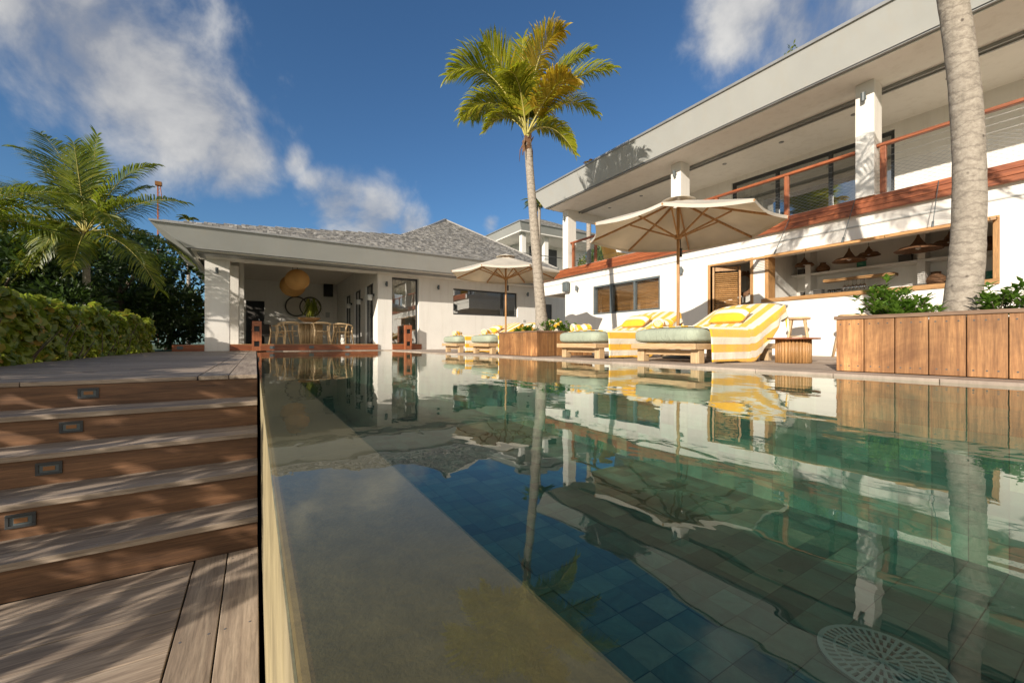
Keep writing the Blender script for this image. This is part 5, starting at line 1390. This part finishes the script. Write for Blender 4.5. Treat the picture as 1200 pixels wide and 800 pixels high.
for i, ((lx, ly), k) in enumerate(specs):
    tw = make_towel(31+i).build('beach_towel', m_towel, None, solid=.010)
    tw.location = (lx, ly, .001); tag(tw, 'striped towel draped over the lounger '+desc[i], 'towel', 'striped towels on the loungers')
    # pillow
    pt = thing('striped_pillow', 'small striped pillow on the lounger '+desc[i], 'pillow', (0, 0, 0), 'striped pillows on the loungers')
    g = make_pillow(); g.build('pillow_case', m_pillow, pt)
    g = MB(); g.box((.05, -.075, .053), (.085, -.063, .060)); g.box((.060, -.085, .053), (.068, -.055, .060)); g.build('emblem', m_intdark, pt)
    pt.location = (lx+1.36, ly-.10+.02*i, .001+.625); pt.rotation_euler = (R(0), R(0), R(0))
    rm = Matrix.Rotation(R(-33), 4, 'Y') @ Matrix.Rotation(R(90), 4, 'Z') @ Matrix.Rotation(R(180), 4, 'Z')
    pt.rotation_euler = rm.to_euler()
    # rolled towel
    rt = thing('rolled_towel', 'rolled striped towel on the lounger '+desc[i], 'towel', (0, 0, 0), 'rolled towels on the loungers')
    random.seed(70+i); g = MB(); P = []; UV = []; LL = .36
    for a_ in range(25):
        s = a_/24; x = -LL/2+LL*s; lump = .058+.010*math.sin(s*9+i)+.006*math.sin(s*23)
        if a_ in (0, 24): lump *= .8
        row = []; uv = []
        for b_ in range(21):
            b = 2*math.pi*b_/20; rr = lump*(1+.05*math.sin(3*b+s*6)); row.append(Vector((x, rr*math.cos(b)*1.15+.02*math.sin(s*5+i), rr*math.sin(b)))); uv.append((x+.03*math.sin(b), 0))
        P.append(row); UV.append(uv)
    for s_, idx in ((-1, 0), (1, 24)):
        c = Vector((s_*(LL/2-.004), P[idx][0].y-.05, 0)); 
    g.grid(P, UV); g.grid([[p for p in P[0]], [Vector((-LL/2+.005, sum(q.y for q in P[0])/21, 0))]*21]); g.grid([[p for p in P[-1]], [Vector((LL/2-.005, sum(q.y for q in P[-1])/21, 0))]*21])
    g.build('roll', m_roll, rt)
    rt.location = (lx+.38, ly+.27, .001+.505); rt.rotation_euler = (0, 0, R([20, -15, 40, 30][i]))

# ================================================================== side table and stools
st_ = thing('side_table', 'round slatted drum side table beside the nearest lounger', 'side table', (5.57, 2.4, 0))
g = MB()
for k in range(30):
    a = 2*math.pi*k/30; g.tube([(5.57+.172*math.cos(a), 2.4+.172*math.sin(a), .003), (5.57+.172*math.cos(a), 2.4+.172*math.sin(a), .285)], .0165, 8)
g.lathe([(0, .01), (.16, .01), (.16, .28), (0, .28)], (5.57, 2.4, 0), 24); g.build('drum', m_irokoZ, st_)
g = MB(); g.lathe([(0, .286), (.27, .286), (.275, .295), (.27, .305), (0, .305)], (5.57, 2.4, 0), 36); g.build('tabletop', m_redwoodX, st_)
def make_stool():
    t = thing('bar_stool', '', 'bar stool', (0, 0, 0), 'wooden stools along the bar wall')
    g = MB(); g.lathe([(0, .665), (.17, .665), (.19, .68), (.19, .70), (.17, .712), (0, .705)], (0, 0, 0), 24); g.build('seat', m_teakX, t)
    for k in range(4):
        a = math.pi/4+k*math.pi/2; c, s = math.cos(a), math.sin(a); g = MB(); g.tube([(c*.26, s*.26, 0), (c*.14, s*.14, .67)], [.016, .024], 8); g.build('leg', m_teakZ, t)
    for z, r in ((.22, .22), (.36, .195)):
        g = MB(); q = [(math.cos(math.pi/4+k*math.pi/2)*r, math.sin(math.pi/4+k*math.pi/2)*r, z) for k in range(4)]
        for k in ((0, 2) if z < .3 else (1, 3)): g.tube([q[k], q[(k+1) % 4]], .010, 6)
        g.build('footrest', m_teakX, t)
    return t
sa = make_stool(); sb = copy_tree(sa); sd = copy_tree(sa)
sa.location = (8.45, 3.56, .001); sa.rotation_euler = (0, 0, R(20)); sa['label'] = 'round seated wooden bar stool behind the drum side table'
sb.location = (8.35, 2.72, .001); sb.rotation_euler = (0, 0, R(50)); sb['label'] = 'bar stool mostly hidden behind the left end of the large planter'
sd.location = (8.5, 1.5, .001); sd['label'] = 'bar stool below the right part of the bar, hidden by the large planter'

# ================================================================== pool drain cover
dc = onX(0, 0, 1) if False else None
w = 1.0
def ground_pt(px, py, z):
    w = (CAMZ-z)*F0/(py-HY); u = (px-600)/F0*w; return Vector((u*CT+w*ST, w*CT-u*ST, z))
c = ground_pt(1035, 778, PB)
dr = thing('drain_cover', 'round pale slotted drain cover on the pool floor at the lower right', 'drain cover', (c.x, c.y, PB))
g = MB(); z0, z1 = PB+.004, PB+.016; RD = .235
def ringpart(r0, r1, a0, a1, n=3):
    vs = []; 
    for k in range(n+1):
        a = a0+(a1-a0)*k/n
        for r in (r0, r1): vs.append((c.x+r*math.cos(a), c.y+r*math.sin(a), z1))
    m = len(vs); vs += [(x, y, z0) for x, y, z in vs]
    fs = []
    for k in range(n):
        i = 2*k; fs += [(i, i+1, i+3, i+2), (m+i+2, m+i+3, m+i+1, m+i), (i+1, m+i+1, m+i+3, i+3), (i, i+2, m+i+2, m+i)]
    fs += [(0, m, m+1, 1), (2*n, 2*n+1, m+2*n+1, m+2*n)]
    g.add(vs, fs)
for r0, r1 in ((RD-.02, RD), (.165, .175), (.11, .12), (.055, .068), (.0, .018)): ringpart(r0, r1, 0, 2*math.pi, 40)
for r0, r1, n in ((.175, RD-.02, 44), (.12, .165, 34), (.068, .11, 22), (.018, .055, 8)):
    for k in range(n): a = 2*math.pi*k/n; ringpart(r0, r1, a, a+2*math.pi/n*.48, 1)
g.build('grille', M_plain('drain_plastic', (.20, .28, .24), .4), dr)
g = MB(); g.lathe([(0, .002), (RD-.004, .002)], (c.x, c.y, PB), 32, False); g.build('sump', m_intdark, dr)
for px, py, lab in ((405, 560, 'round pool light set in the inner face of the infinity wall'),):
    p = Vector((PX0+.006, 1.9, -.28)); t = thing('pool_light', lab, 'pool light', tuple(p))
    g = MB(); g.add([(p.x+.008, p.y+.08*math.cos(2*math.pi*k/24), p.z+.08*math.sin(2*math.pi*k/24)) for k in range(24)], [tuple(range(24))]); g.build('lens', m_ceram, t)
    g = MB(); g.tube([(p.x+.006, p.y+.09*math.cos(2*math.pi*k/24), p.z+.09*math.sin(2*math.pi*k/24)) for k in range(25)], .012, 6, False); g.build('rim', m_bracket, t)

for o in bpy.data.objects:
    if '_o' in o.keys(): del o['_o']
sc.cycles.max_bounces = 8; sc.cycles.transparent_max_bounces = 12; sc.cycles.glossy_bounces = 5; sc.cycles.diffuse_bounces = 4
